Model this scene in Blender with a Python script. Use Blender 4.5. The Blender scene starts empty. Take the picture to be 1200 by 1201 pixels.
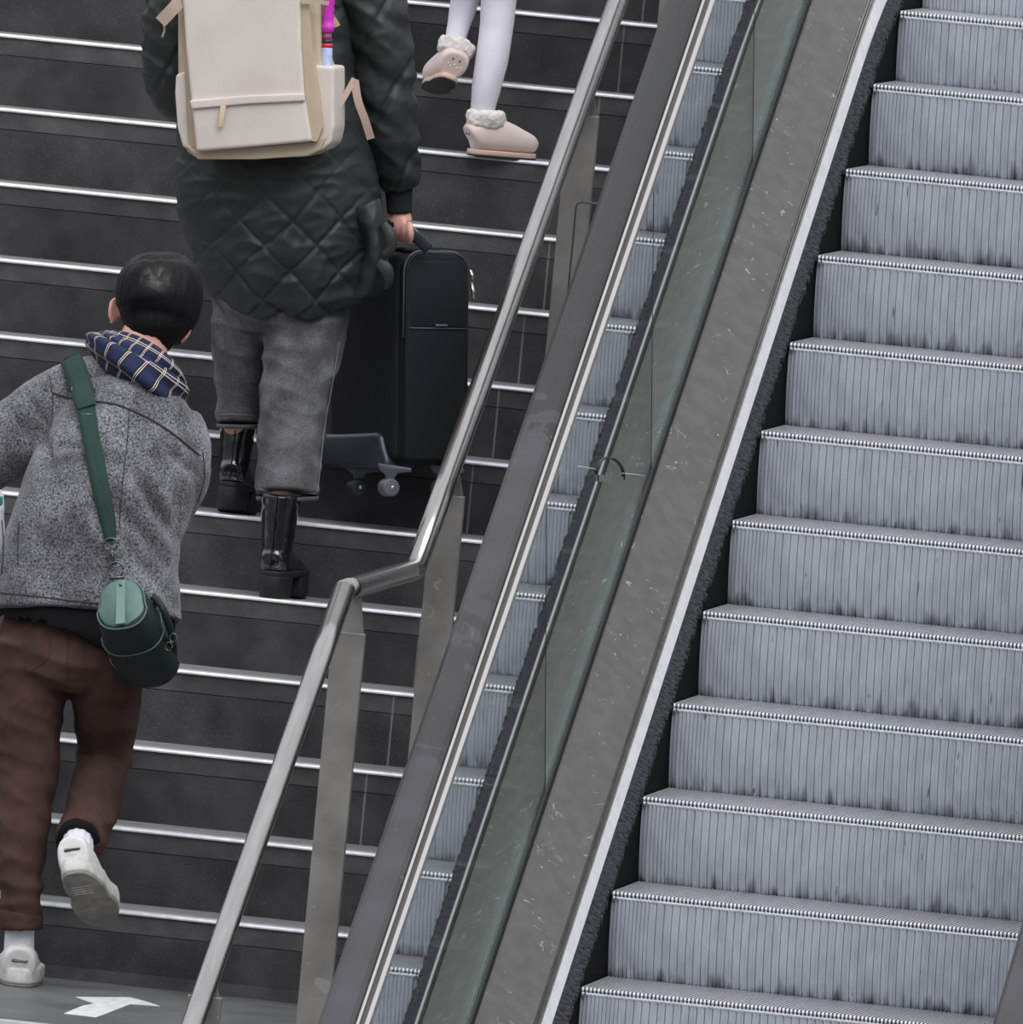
import bpy, bmesh, math, random
from mathutils import Vector, Matrix, noise
from mathutils.bvhtree import BVHTree
random.seed(7)
SC = bpy.context.scene
COL = SC.collection
T30 = math.tan(math.pi/6)

# ------------------------------------------------------------------ camera
YAW, PITCH, ROLL, FPX = .1507, .0549, .0937, 24813.0
cy, sy, cp, sp = math.cos(YAW), math.sin(YAW), math.cos(PITCH), math.sin(PITCH)
F = Vector((-sy*cp, cy*cp, -sp)); R0 = Vector((cy, sy, 0)); U0 = R0.cross(F)
RV = math.cos(ROLL)*R0 + math.sin(ROLL)*U0
UV_ = -math.sin(ROLL)*R0 + math.cos(ROLL)*U0
CP = Vector((-.5249, 0, -.0336)) - F*50
cd = bpy.data.cameras.new('camera'); cam = bpy.data.objects.new('camera', cd); COL.objects.link(cam)
cd.sensor_fit = 'HORIZONTAL'; cd.sensor_width = 36; cd.lens = 36*FPX/1200; cd.clip_end = 400; cd.clip_start = 1
cam.matrix_world = Matrix(((RV.x, UV_.x, -F.x, CP.x), (RV.y, UV_.y, -F.y, CP.y), (RV.z, UV_.z, -F.z, CP.z), (0, 0, 0, 1)))
SC.camera = cam

def ray(x, y): return F + RV*((x-600)/FPX) - UV_*((y-600.5)/FPX)
def at(x, y, Y):
    d = ray(x, y); return CP + d*((Y-CP.y)/d.y)
def atX(x, y, X):
    d = ray(x, y); return CP + d*((X-CP.x)/d.x)
def atZ(x, y, Z):
    d = ray(x, y); return CP + d*((Z-CP.z)/d.z)
def proj(P):
    d = P-CP; z = d.dot(F)
    return 600+FPX*d.dot(RV)/z, 600.5-FPX*d.dot(UV_)/z
PX = 1/500.0

# ------------------------------------------------------------------ materials
def mat(name, col, rough=.6, metal=0.0, var=.0, vscale=20, bump=0.0, bscale=60, stretch=(1, 1, 1), spec=.5, coat=0, col2=None, sheen=0, detail=6, contrast=(.35, .65)):
    m = bpy.data.materials.new(name); m.use_nodes = True; nt = m.node_tree; N = nt.nodes; L = nt.links
    b = N['Principled BSDF']
    b.inputs['Base Color'].default_value = (*col, 1); b.inputs['Roughness'].default_value = rough
    b.inputs['Metallic'].default_value = metal; b.inputs['Specular IOR Level'].default_value = spec
    b.inputs['Coat Weight'].default_value = coat; b.inputs['Coat Roughness'].default_value = .08
    b.inputs['Sheen Weight'].default_value = sheen
    tc = N.new('ShaderNodeTexCoord'); mp = N.new('ShaderNodeMapping'); mp.inputs['Scale'].default_value = stretch
    L.new(tc.outputs['Object'], mp.inputs['Vector'])
    if var or col2:
        n = N.new('ShaderNodeTexNoise'); n.inputs['Scale'].default_value = vscale; n.inputs['Detail'].default_value = detail
        L.new(mp.outputs[0], n.inputs['Vector'])
        r = N.new('ShaderNodeValToRGB'); r.color_ramp.elements[0].position = contrast[0]; r.color_ramp.elements[1].position = contrast[1]
        c2 = col2 if col2 else tuple(min(1, c*(1+var)) for c in col)
        c1 = col if col2 else tuple(c*(1-var) for c in col)
        r.color_ramp.elements[0].color = (*c1, 1); r.color_ramp.elements[1].color = (*c2, 1)
        L.new(n.outputs['Fac'], r.inputs[0]); L.new(r.outputs[0], b.inputs['Base Color'])
        m['ramp'] = 1
    if bump:
        n2 = N.new('ShaderNodeTexNoise'); n2.inputs['Scale'].default_value = bscale; n2.inputs['Detail'].default_value = 4
        L.new(mp.outputs[0], n2.inputs['Vector'])
        bp = N.new('ShaderNodeBump'); bp.inputs['Strength'].default_value = bump; bp.inputs['Distance'].default_value = .004
        L.new(n2.outputs['Fac'], bp.inputs['Height']); L.new(bp.outputs[0], b.inputs['Normal'])
    return m
def S(r, g, b):
    f = lambda c: ((c/255+.055)/1.055)**2.4 if c > 10 else c/255/12.92
    return (f(r), f(g), f(b))

def nd(m): return m.node_tree.nodes, m.node_tree.links
def mixc(N, L, fac, a, b):
    x = N.new('ShaderNodeMix'); x.data_type = 'RGBA'
    if hasattr(fac, 'links'): L.new(fac, x.inputs[0])
    else: x.inputs[0].default_value = fac
    for s, v in ((6, a), (7, b)):
        if hasattr(v, 'links'): L.new(v, x.inputs[s])
        else: x.inputs[s].default_value = (*v, 1)
    return x.outputs[2]
def math_(N, L, op, a, b=None, c=None):
    x = N.new('ShaderNodeMath'); x.operation = op
    for i, v in enumerate((a, b, c)):
        if v is None: continue
        if hasattr(v, 'links'): L.new(v, x.inputs[i])
        else: x.inputs[i].default_value = v
    return x.outputs[0]
def basecol(m):
    b = m.node_tree.nodes['Principled BSDF'].inputs['Base Color']
    return b.links[0].from_socket if b.is_linked else tuple(b.default_value)[:3]
def sep(m, coord='Object'):
    N, L = nd(m); tc = N.new('ShaderNodeTexCoord'); s = N.new('ShaderNodeSeparateXYZ'); L.new(tc.outputs[coord], s.inputs[0]); return s.outputs

# dark stone of the stairs, with slab joints and dust
STONE = mat('dark_stone', S(54, 54, 56), .62, var=.35, vscale=9, bump=.12, bscale=120, spec=.35)
def stone_joints(m, speck=True):
    N, L = nd(m); x = sep(m)[0]
    base = basecol(m)
    f = math_(N, L, 'FRACT', math_(N, L, 'MULTIPLY', math_(N, L, 'ADD', x, 1.645+6.0+1.7), 1/2.6))
    d = math_(N, L, 'MULTIPLY', math_(N, L, 'COMPARE', f, .5, .4991), 1.0)   # thin line near each 1.2 m
    inv = math_(N, L, 'SUBTRACT', 1.0, d)
    c = mixc(N, L, inv, base, S(112, 112, 112))
    tc = N.new('ShaderNodeTexCoord')
    n = N.new('ShaderNodeTexNoise'); n.inputs['Scale'].default_value = 350; n.inputs['Detail'].default_value = 2; L.new(tc.outputs['Object'], n.inputs[0])
    sp_ = math_(N, L, 'MULTIPLY', math_(N, L, 'GREATER_THAN', n.outputs['Fac'], .66), .35)
    c = mixc(N, L, sp_, c, S(120, 122, 125))
    n3 = N.new('ShaderNodeTexNoise'); n3.inputs['Scale'].default_value = 3.2; n3.inputs['Detail'].default_value = 3; L.new(tc.outputs['Object'], n3.inputs[0])
    r = N.new('ShaderNodeValToRGB'); r.color_ramp.elements[0].position = .4; r.color_ramp.elements[1].position = .62
    r.color_ramp.elements[0].color = (.72, .72, .72, 1); r.color_ramp.elements[1].color = (1.15, 1.15, 1.15, 1); L.new(n3.outputs['Fac'], r.inputs[0])
    mu = N.new('ShaderNodeMix'); mu.data_type = 'RGBA'; mu.blend_type = 'MULTIPLY'; mu.inputs[0].default_value = 1
    L.new(c, mu.inputs[6]); L.new(r.outputs[0], mu.inputs[7])
    L.new(mu.outputs[2], N['Principled BSDF'].inputs['Base Color'])
stone_joints(STONE)
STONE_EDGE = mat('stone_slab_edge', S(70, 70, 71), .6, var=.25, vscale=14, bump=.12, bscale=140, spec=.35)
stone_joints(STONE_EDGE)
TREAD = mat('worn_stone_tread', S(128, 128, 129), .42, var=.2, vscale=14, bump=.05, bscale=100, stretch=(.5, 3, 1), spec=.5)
NOSING = mat('nosing_steel', S(212, 213, 216), .46, .6, var=.12, vscale=30)
NOSETOP = mat('worn_nosing_top', S(120, 120, 122), .38, .8, var=.2, vscale=25)
FLOORM = mat('landing_stone', S(92, 93, 93), .4, var=.22, vscale=6, bump=.05, bscale=90, spec=.5)
LIGHTPATCH = mat('white_light_patch', S(212, 212, 210), .5, var=.16, vscale=40)  # white that stands for reflected light on the landing
STEEL = mat('brushed_steel', S(178, 176, 174), .3, 1.0, var=.12, vscale=18, bump=.04, bscale=160, stretch=(1, 1, 1))
TUBE = mat('brushed_tube_steel', S(146, 144, 142), .22, 1.0, var=.1, vscale=60, stretch=(1, .1, .1), bump=.03, bscale=300)
POST = mat('dull_plate_steel', S(150, 146, 141), .45, .7, var=.2, vscale=9, bump=.03, bscale=60)
DECK = mat('scratched_deck_steel', S(84, 82, 80), .5, .12, var=.14, vscale=22, bump=.04, bscale=200)
PROFILE = mat('satin_profile_steel', S(150, 147, 143), .3, 1.0, var=.1, vscale=30)
WHITE = mat('worn_white_edge', S(232, 232, 234), .45, .15, var=.05, vscale=30)
GASKET = mat('black_rubber_gasket', S(24, 27, 29), .5, bump=.05, bscale=200)
BRUSH = mat('black_brush_bristle', S(22, 22, 25), .8, col2=S(66, 67, 74), vscale=70, stretch=(.1, 2.2, 2.2), spec=.2)
BLACKMETAL = mat('dark_escalator_truss', S(13, 14, 16), .9, spec=.1)
RUBBER = mat('black_handrail_rubber', S(52, 50, 54), .45, var=.16, vscale=7, bump=.05, bscale=50, spec=.35)
CHROME = mat('polished_rail_profile', S(178, 172, 168), .2, 1.0)
PROFDARK = mat('bronze_rail_channel', S(92, 84, 80), .3, .9)
SEAMM = mat('black_glass_seam', S(20, 22, 24), .5)
def scratch(m, scale=9, col=S(205, 203, 200), amt=.35, thr=.008):
    N, L = nd(m); tc = N.new('ShaderNodeTexCoord')
    base = basecol(m)
    for k, rot in enumerate(((.3, .5, .2), (1.1, .2, .9))):
        mp = N.new('ShaderNodeMapping'); mp.inputs['Rotation'].default_value = rot; L.new(tc.outputs['Object'], mp.inputs[0])
        n = N.new('ShaderNodeTexNoise'); n.inputs['Scale'].default_value = scale*(1+k); n.inputs['Detail'].default_value = 2; n.inputs['Distortion'].default_value = 1.2; L.new(mp.outputs[0], n.inputs[0])
        n2 = N.new('ShaderNodeTexNoise'); n2.inputs['Scale'].default_value = scale*2.3; L.new(mp.outputs[0], n2.inputs[0])
        f = math_(N, L, 'COMPARE', n.outputs['Fac'], .5, thr)
        g = math_(N, L, 'GREATER_THAN', n2.outputs['Fac'], .64)
        base = mixc(N, L, math_(N, L, 'MULTIPLY', math_(N, L, 'MULTIPLY', f, g), amt), base, col)
    v = N.new('ShaderNodeTexVoronoi'); v.inputs['Scale'].default_value = 17; L.new(tc.outputs['Object'], v.inputs['Vector'])
    base = mixc(N, L, math_(N, L, 'MULTIPLY', math_(N, L, 'LESS_THAN', v.outputs['Distance'], .045), .6), base, col)
    L.new(base, N['Principled BSDF'].inputs['Base Color'])
scratch(DECK); scratch(POST, 5, S(200, 198, 194), .35); scratch(RUBBER, 2.5, S(92, 90, 94), .35, .02)

# escalator step metal
def step_metal(name, col, dirt_z, rough=.42, metal=.75):
    m = mat(name, col, rough, metal, var=.10, vscale=35, stretch=(1, 1, .25), bump=.04, bscale=120)
    N, L = nd(m); o = sep(m); base = basecol(m)
    tc = N.new('ShaderNodeTexCoord'); mp = N.new('ShaderNodeMapping'); mp.inputs['Scale'].default_value = (1, .3, .12); L.new(tc.outputs['Object'], mp.inputs[0])
    oi = N.new('ShaderNodeObjectInfo'); vm = N.new('ShaderNodeVectorMath'); vm.operation = 'ADD'; L.new(mp.outputs[0], vm.inputs[0])
    L.new(math_(N, L, 'MULTIPLY', oi.outputs['Random'], 40.0), vm.inputs[1])
    n = N.new('ShaderNodeTexNoise'); n.inputs['Scale'].default_value = 45; n.inputs['Detail'].default_value = 5; L.new(vm.outputs[0], n.inputs[0])
    # grime builds up towards the foot of the riser
    g = N.new('ShaderNodeMapRange'); g.inputs[1].default_value = dirt_z[0]; g.inputs[2].default_value = dirt_z[1]; g.inputs[3].default_value = 0; g.inputs[4].default_value = .5; L.new(o[2], g.inputs[0])
    s = math_(N, L, 'ADD', n.outputs['Fac'], g.outputs[0])
    r = N.new('ShaderNodeValToRGB'); r.color_ramp.elements[0].position = .72; r.color_ramp.elements[1].position = .98
    r.color_ramp.elements[0].color = (0, 0, 0, 1); r.color_ramp.elements[1].color = (1, 1, 1, 1); L.new(s, r.inputs[0])
    c = mixc(N, L, math_(N, L, 'MULTIPLY', r.outputs[0], .85), base, S(34, 32, 32))
    n4 = N.new('ShaderNodeTexNoise'); n4.inputs['Scale'].default_value = 60; n4.inputs['Detail'].default_value = 3; L.new(vm.outputs[0], n4.inputs[0])
    c = mixc(N, L, math_(N, L, 'MULTIPLY', math_(N, L, 'GREATER_THAN', n4.outputs['Fac'], .72), .7), c, S(48, 44, 44))
    L.new(c, N['Principled BSDF'].inputs['Base Color'])
    L.new(math_(N, L, 'MULTIPLY', math_(N, L, 'SUBTRACT', 1.0, r.outputs[0]), metal), N['Principled BSDF'].inputs['Metallic'])
    return m
RISER = step_metal('cast_aluminium_riser', S(186, 190, 199), (-.145, -.225), .45, .35)
CLEAT = mat('cast_aluminium_cleat', S(212, 213, 217), .36, .6, var=.12, vscale=40)
STEPDARK = mat('step_groove_grime', S(24, 23, 24), .7)

def glass_mat(name, tint, ior=1.5, rough=.02):
    m = bpy.data.materials.new(name); m.use_nodes = True; N, L = nd(m); N.clear()
    o = N.new('ShaderNodeOutputMaterial'); t = N.new('ShaderNodeBsdfTransparent'); t.inputs[0].default_value = (*tint, 1)
    g = N.new('ShaderNodeBsdfGlossy'); g.inputs['Roughness'].default_value = rough; g.inputs[0].default_value = (.96, 1, .985, 1)
    fr = N.new('ShaderNodeFresnel'); fr.inputs[0].default_value = ior
    mx = N.new('ShaderNodeMixShader'); L.new(math_(N, L, 'MULTIPLY_ADD', fr.outputs[0], .25 if ior > 2 else 1.0, .58 if ior > 2 else 0.0), mx.inputs[0]); L.new(t.outputs[0], mx.inputs[1]); L.new(g.outputs[0], mx.inputs[2]); L.new(mx.outputs[0], o.inputs[0])
    return m
GLASS = glass_mat('balustrade_glass', (.62, .68, .66), 3.0)
GLASS2 = glass_mat('clear_guard_glass', (.97, .985, .98), 1.03)

# ------------------------------------------------------------------ object helpers
def tag(o, label, cat, group=None, kind=None):
    if label: o['label'] = label
    if cat: o['category'] = cat
    if group: o['group'] = group
    if kind: o['kind'] = kind
    return o
def empty(name, loc, label, cat, group=None, kind=None):
    o = bpy.data.objects.new(name, None); COL.objects.link(o); o.location = loc; o.empty_display_size = .1
    return tag(o, label, cat, group, kind)
def wloc(o):
    v = Vector((0, 0, 0))
    while o is not None: v = v + o.location; o = o.parent
    return v
def put(name, bm, material, parent=None, smooth=True, label=None, loc=None):
    me = bpy.data.meshes.new(name)
    if isinstance(bm, bpy.types.Mesh): me = bm
    else:
        bmesh.ops.recalc_face_normals(bm, faces=bm.faces); bm.to_mesh(me); bm.free()
    off = wloc(parent) if parent else Vector((0, 0, 0))
    o = bpy.data.objects.new(name, me)
    if loc is not None and parent is None:
        off = Vector(loc); o.location = loc
    if off.length > 0: me.transform(Matrix.Translation(-off))
    me.materials.clear(); me.materials.append(material)
    if smooth:
        for p in me.polygons: p.use_smooth = True
    COL.objects.link(o); o.parent = parent
    if label: o['label'] = label
    return o
def bevel(o, w=.004, seg=2, angle=.6):
    m = o.modifiers.new('edge_round', 'BEVEL'); m.width = w; m.segments = seg; m.limit_method = 'ANGLE'; m.angle_limit = angle
    return o
def box(bm, x0, x1, y0, y1, z0, z1):
    v = [bm.verts.new((x, y, z)) for x in (x0, x1) for y in (y0, y1) for z in (z0, z1)]
    for f in ((0, 1, 3, 2), (4, 6, 7, 5), (0, 4, 5, 1), (2, 3, 7, 6), (0, 2, 6, 4), (1, 5, 7, 3)): bm.faces.new([v[i] for i in f])
    return v
def prismX(bm, pts, x0, x1):            # polygon in (y,z) pulled along X
    a = [bm.verts.new((x0, y, z)) for y, z in pts]; b = [bm.verts.new((x1, y, z)) for y, z in pts]; n = len(pts)
    bm.faces.new(a); bm.faces.new(b[::-1])
    for i in range(n): bm.faces.new((a[i], b[i], b[(i+1) % n], a[(i+1) % n]))
def zs(s):                               # height of the escalator line, flattening at the top
    if s < 1.75: return s*T30
    e = min(s, 1.75+T30/.6)
    return e*T30 - .3*(e-1.75)**2
def zlow(s): return zs(s)
SS = [-4.6, -4.0, -3.0, -2.0, -1.0, 0, .8, 1.5, 1.75, 1.95, 2.15, 2.35, 2.55, 2.75, 3.6]
def rail(bm, pts, s0=-4.6, s1=3.6, line=zs, closed=True, extra=None):   # polygon in (X,h) pulled up the incline
    ss = [s for s in SS if s0 < s < s1]; ss = [s0]+ss+[s1]
    rings = [[bm.verts.new((x, s, line(s)+h)) for x, h in pts] for s in ss]; n = len(pts)
    for A, B in zip(rings, rings[1:]):
        for i in range(n if closed else n-1): bm.faces.new((A[i], B[i], B[(i+1) % n], A[(i+1) % n]))
    if closed: bm.faces.new(rings[0]); bm.faces.new(rings[-1][::-1])

def catmull(P, k):
    out = []
    n = len(P)
    for i in range(n-1):
        p0, p1, p2, p3 = P[max(i-1, 0)], P[i], P[i+1], P[min(i+2, n-1)]
        for j in range(k):
            t = j/k
            out.append([.5*((2*b)+(-a+c)*t+(2*a-5*b+4*c-d)*t*t+(-a+3*b-3*c+d)*t*t*t) for a, b, c, d in zip(p0, p1, p2, p3)])
    out.append(list(P[-1])); return out
def loftw(bm, secs, n=24, k=4, cap=True, ex=2.0, up=None, uvl=None):
    """secs: (Vector centre, a, b) in metres; a across the view, b in depth"""
    rows = catmull([[*c, a, b] for c, a, b in secs], k)
    C = [Vector(r[:3]) for r in rows]; rings = []
    for i, r in enumerate(rows):
        t = (C[min(i+1, len(C)-1)]-C[max(i-1, 0)]).normalized()
        side = t.cross(up if up is not None else F)
        if side.length < .15: side = RV.copy()
        side.normalize(); dep = side.cross(t).normalized()
        ring = []
        for j in range(n):
            an = 2*math.pi*j/n; c, s = math.cos(an), math.sin(an)
            if ex != 2.0:
                c = math.copysign(abs(c)**(2/ex), c); s = math.copysign(abs(s)**(2/ex), s)
            ring.append(bm.verts.new(C[i]+side*(c*max(r[3], .0005))+dep*(s*max(r[4], .0005))))
        rings.append(ring)
    L = []
    for ii, (A, B) in enumerate(zip(rings, rings[1:])):
        for j in range(n):
            f = bm.faces.new((A[j], B[j], B[(j+1) % n], A[(j+1) % n]))
            if uvl is not None:
                for lp, (u, v) in zip(f.loops, ((ii, j), (ii+1, j), (ii+1, j+1), (ii, j+1))): lp[uvl].uv = (u/(len(rings)-1), v/n)
    if cap:
        for ring, c in ((rings[0], C[0]), (rings[-1], C[-1])):
            cv = bm.verts.new(c)
            for j in range(n): bm.faces.new((ring[j], ring[(j+1) % n], cv))
    return rings
def loft(bm, secs, **kw):                # secs in (px, py, Y, a_px, b_m)
    return loftw(bm, [(at(x, y, Y), a*PX, b) for x, y, Y, a, b in secs], **kw)
def ball(bm, c, r, seg=20, rings=12, mtx=None):
    m = Matrix.Translation(c) @ (mtx.to_4x4() if mtx else Matrix.Identity(4)) @ Matrix.Diagonal((*r, 1))
    bmesh.ops.create_uvsphere(bm, u_segments=seg, v_segments=rings, radius=1, matrix=m)
def tube(bm, pts, r, n=12, cap=True, k=1):
    loftw(bm, [(Vector(p), r, r) for p in pts], n=n, k=k, cap=cap)

def remesh(bm, vox=.008, sm=6, disp=None):
    me = bpy.data.meshes.new('tmp'); bmesh.ops.recalc_face_normals(bm, faces=bm.faces); bm.to_mesh(me); bm.free()
    o = bpy.data.objects.new('tmp', me); COL.objects.link(o)
    m = o.modifiers.new('r', 'REMESH'); m.mode = 'VOXEL'; m.voxel_size = vox; m.use_smooth_shade = True
    if sm:
        s = o.modifiers.new('s', 'SMOOTH'); s.factor = .5; s.iterations = sm
    dg = bpy.context.evaluated_depsgraph_get(); dg.update()
    new = bpy.data.meshes.new_from_object(o.evaluated_get(dg)); 
    bpy.data.objects.remove(o); bpy.data.meshes.remove(me)
    if disp:
        nr = [v.normal.copy() for v in new.vertices]
        for v, n_ in zip(new.vertices, nr): v.co = v.co + n_*disp(v.co, n_)
        new.update()
    return new
def bvh_of(me, off=Vector((0, 0, 0))):
    return BVHTree.FromPolygons([v.co+off for v in me.vertices], [tuple(p.vertices) for p in me.polygons])
def hit(bv, x, y, dflt=None):
    d = ray(x, y).normalized(); loc, n, i, dist = bv.ray_cast(CP, d)
    if loc is None: return dflt
    return loc
def ribbon(bm, pts, w, bv, off=.003, th=.003, k=6, ws=None, prof=None):
    """flat strap laid on a surface: pts in pixels, w width in px"""
    P = catmull([[x, y] for x, y in pts], k); rows = []; last = None
    W = catmull([[q, 0] for q in ws], k) if ws else None
    for i, (x, y) in enumerate(P):
        x1, y1 = P[min(i+1, len(P)-1)]; x0, y0 = P[max(i-1, 0)]
        tx, ty = x1-x0, y1-y0; l = math.hypot(tx, ty) or 1; nx, ny = -ty/l, tx/l
        ww = (W[i][0] if W else w)/2
        row = []
        for q in (-1, -.33, .33, 1):
            h = hit(bv, x+nx*ww*q, y+ny*ww*q, None)
            if h is None: h = hit(bv, x, y, None)
            row.append(((h-CP).length if h is not None else None, x+nx*ww*q, y+ny*ww*q))
        rows.append(row)
    # smooth depth
    D = []
    for row in rows:
        v = [r[0] for r in row if r[0] is not None]; D.append(min(v) if v else None)
    for i in range(len(D)):
        if D[i] is None: D[i] = next((D[j] for j in list(range(i, len(D)))+list(range(i, -1, -1)) if D[j] is not None), 50)
    for _ in range(3): D = [min(D[i], (D[max(i-1, 0)]+D[i]+D[min(i+1, len(D)-1)])/3) for i in range(len(D))]
    rings = []
    for row, d in zip(rows, D):
        top = [CP+ray(x, y).normalized()*(d-off-th) for _, x, y in row]
        bot = [CP+ray(x, y).normalized()*(d-off+th*.5) for _, x, y in row][::-1]
        rings.append([bm.verts.new(p) for p in top+bot])
    n = 8
    for A, B in zip(rings, rings[1:]):
        for j in range(n): bm.faces.new((A[j], B[j], B[(j+1) % n], A[(j+1) % n]))
    bm.faces.new(rings[0]); bm.faces.new(rings[-1][::-1])
def slab(bm, poly, Y, th):               # outline in px standing at depth Y with real thickness th going away
    a = [bm.verts.new(at(x, y, Y)) for x, y in poly]; dv = Vector((0, 1, 0))*th
    b = [bm.verts.new(v.co+dv) for v in a]; n = len(a)
    bm.faces.new(a); bm.faces.new(b[::-1])
    for i in range(n): bm.faces.new((a[i], b[i], b[(i+1) % n], a[(i+1) % n]))
def fbm(p, s, o=3):
    v = 0; am = 1; q = Vector(p)*s
    for _ in range(o): v += noise.noise(q)*am; q = q*2.03; am *= .5
    return v
# ================================================================== STAIRS
RS, C0 = .1692, -.0988
def nose(k): Z = k*RS+C0; return Z/T30, Z
XL, XR = -3.3, -.265
stair = empty('staircase', (-1.7, nose(-5)[0], nose(-5)[1]-RS), 'dark grey stone staircase with bright steel step edges', 'stairs', kind='structure')
def stone_step(y, z, depth, last=False):
    bm = bmesh.new()
    prismX(bm, [(y+.001, z-.004), (y+.001, z-.050), (y+.0035, z-.0505), (y+.0035, z-.0525), (y-.0008, z-.0532), (y-.0008, z-RS-.03), (y+depth+.04, z-RS-.03), (y+depth+.04, z-.004)], XL, XR)
    st = put('stone_step', bm, STONE, stair, smooth=False)
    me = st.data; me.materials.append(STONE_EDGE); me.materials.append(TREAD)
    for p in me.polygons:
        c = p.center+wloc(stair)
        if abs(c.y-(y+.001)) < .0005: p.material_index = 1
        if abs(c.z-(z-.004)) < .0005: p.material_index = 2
    bm = bmesh.new()
    prismX(bm, [(y-.0045, z-.0075), (y-.0045, z-.0042), (y-.001, z), (y+.045, z), (y+.045, z-.0035), (y+.0008, z-.0035), (y+.0008, z-.0075)], XL, XR)
    ns = put('nosing_strip', bm, NOSING, st, smooth=False)
    return st
for k in range(-5, 10):
    y, z = nose(k); stone_step(y, z, RS/T30)
yb, zb = nose(-5); zl = zb-RS
# landing in front of the lowest riser
bm = bmesh.new(); box(bm, XL, XR, -3.0, yb+.01, zl-.2, zl); put('landing_slab', bm, FLOORM, stair, smooth=False)
bm = bmesh.new(); box(bm, XL, XR, yb-.012, yb+.0015, zl, zl+.028); put('landing_skirting', bm, STONE_EDGE, stair, smooth=False)
bm = bmesh.new(); prismX(bm, [(-3.004, zl-.007), (-3.004, zl+.001), (-2.95, zl+.001), (-2.95, zl-.007)], XL, XR); put('nosing_strip', bm, NOSING, stair, smooth=False)
for j in range(1, 4):
    stone_step(-3.0-j*RS/T30, zl-j*RS, RS/T30)
# light reflection on the landing, drawn as a thin white decal
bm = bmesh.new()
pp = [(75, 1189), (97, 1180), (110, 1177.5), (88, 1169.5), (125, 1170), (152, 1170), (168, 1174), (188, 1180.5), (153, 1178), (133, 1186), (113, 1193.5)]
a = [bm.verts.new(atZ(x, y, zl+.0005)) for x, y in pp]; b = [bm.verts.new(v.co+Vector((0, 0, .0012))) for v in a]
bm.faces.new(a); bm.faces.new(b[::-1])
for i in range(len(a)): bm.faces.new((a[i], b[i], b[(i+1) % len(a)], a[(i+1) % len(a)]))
put('light_patch_decal', bm, LIGHTPATCH, stair, smooth=False, label='arrow-shaped light reflection drawn in white on the landing')
# ground far below, the stairs rise from it
bm = bmesh.new(); box(bm, -14, 14, -16, 12, -3.6, -3.4); g = put('floor', bm, mat('dark_ground_paving', S(70, 70, 70), .8, var=.2, vscale=3), None, smooth=False); g['kind'] = 'structure'

# ================================================================== STAIR RAILING
XT = -.465
pu1 = atX(725, 0, XT); pu0 = atX(487, 668, XT); pl1 = atX(402, 711, XT); pl0 = atX(228, 1201, XT)
dU = (pu1-pu0).normalized(); dL = (pl1-pl0).normalized()
top = pu1+dU*1.3; bot = pl0-dL*1.0
root = empty('stair_railing', (XT, pl1.y, zl), 'tubular brushed steel stair handrail on flat steel posts, with a kink', 'handrail')
def tubeseg(name, a, b, r=.0245, m=TUBE):
    bm = bmesh.new(); d = (b-a)
    N_ = 10; tube(bm, [a+d*(i/N_) for i in range(N_+1)], r, n=32); return put(name, bm, m, root)
pl1.z = pu0.z-.004
tubeseg('handrail_tube', pu0, top); tubeseg('handrail_tube', pl1, pu0); tubeseg('handrail_tube', bot, pl1)
for p_ in (pu0, pl1):
    bm = bmesh.new(); ball(bm, p_, (.0245, .0245, .0245), 24, 16); put('mitre_joint', bm, TUBE, root)
def railpoint(y):
    if y > pu0.y: return pu0+dU*((y-pu0.y)/dU.y)
    if y > pl1.y: return Vector((XT, y, pu0.z))
    return pl1+dL*((y-pl1.y)/dL.y)
def ground(y):
    if y > yb: 
        k = math.floor((y/ (RS/T30)) - C0/RS + 1e-6); return nose(k)[1]
    if y > -3.0: return zl
    return zl-math.ceil((-3.0-y)/(RS/T30))*RS
for (px, py, kx) in ((428, 744, 0), (544.5, 583, 0), (702, 137, 0), (None, 1.47, 0), (None, -4.15, 0)):
    W = .074
    if px: P = atX(px, py, -.43); y, ztop = P.y, P.z
    else: y = py; ztop = railpoint(y).z-.045
    zb_ = ground(y)
    x1 = -.43; x0 = x1-W
    bm = bmesh.new(); box(bm, x0, x1, y, y+.02, zb_, ztop); po = bevel(put('railing_post', bm, POST, root, smooth=False), .0015)
    bm = bmesh.new(); box(bm, x0-.02, x1+.02, y-.03, y+.05, zb_, zb_+.008); put('base_plate', bm, POST, po, smooth=False)
    rp = railpoint(y+.01)
    bm = bmesh.new()
    v = [bm.verts.new(q) for q in ((x0+.02, y+.004, ztop), (x1-.004, y+.004, ztop), (rp.x+.016, y+.008, rp.z-.012), (rp.x-.004, y+.008, rp.z-.012),
                                   (x0+.02, y+.012, ztop), (x1-.004, y+.012, ztop), (rp.x+.016, y+.012, rp.z-.012), (rp.x-.004, y+.012, rp.z-.012))]
    for f in ((0, 1, 2, 3), (4, 7, 6, 5), (0, 4, 5, 1), (1, 5, 6, 2), (2, 6, 7, 3), (3, 7, 4, 0)): bm.faces.new([v[i] for i in f])
    put('rail_bracket', bm, STEEL, po, smooth=False)
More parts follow.
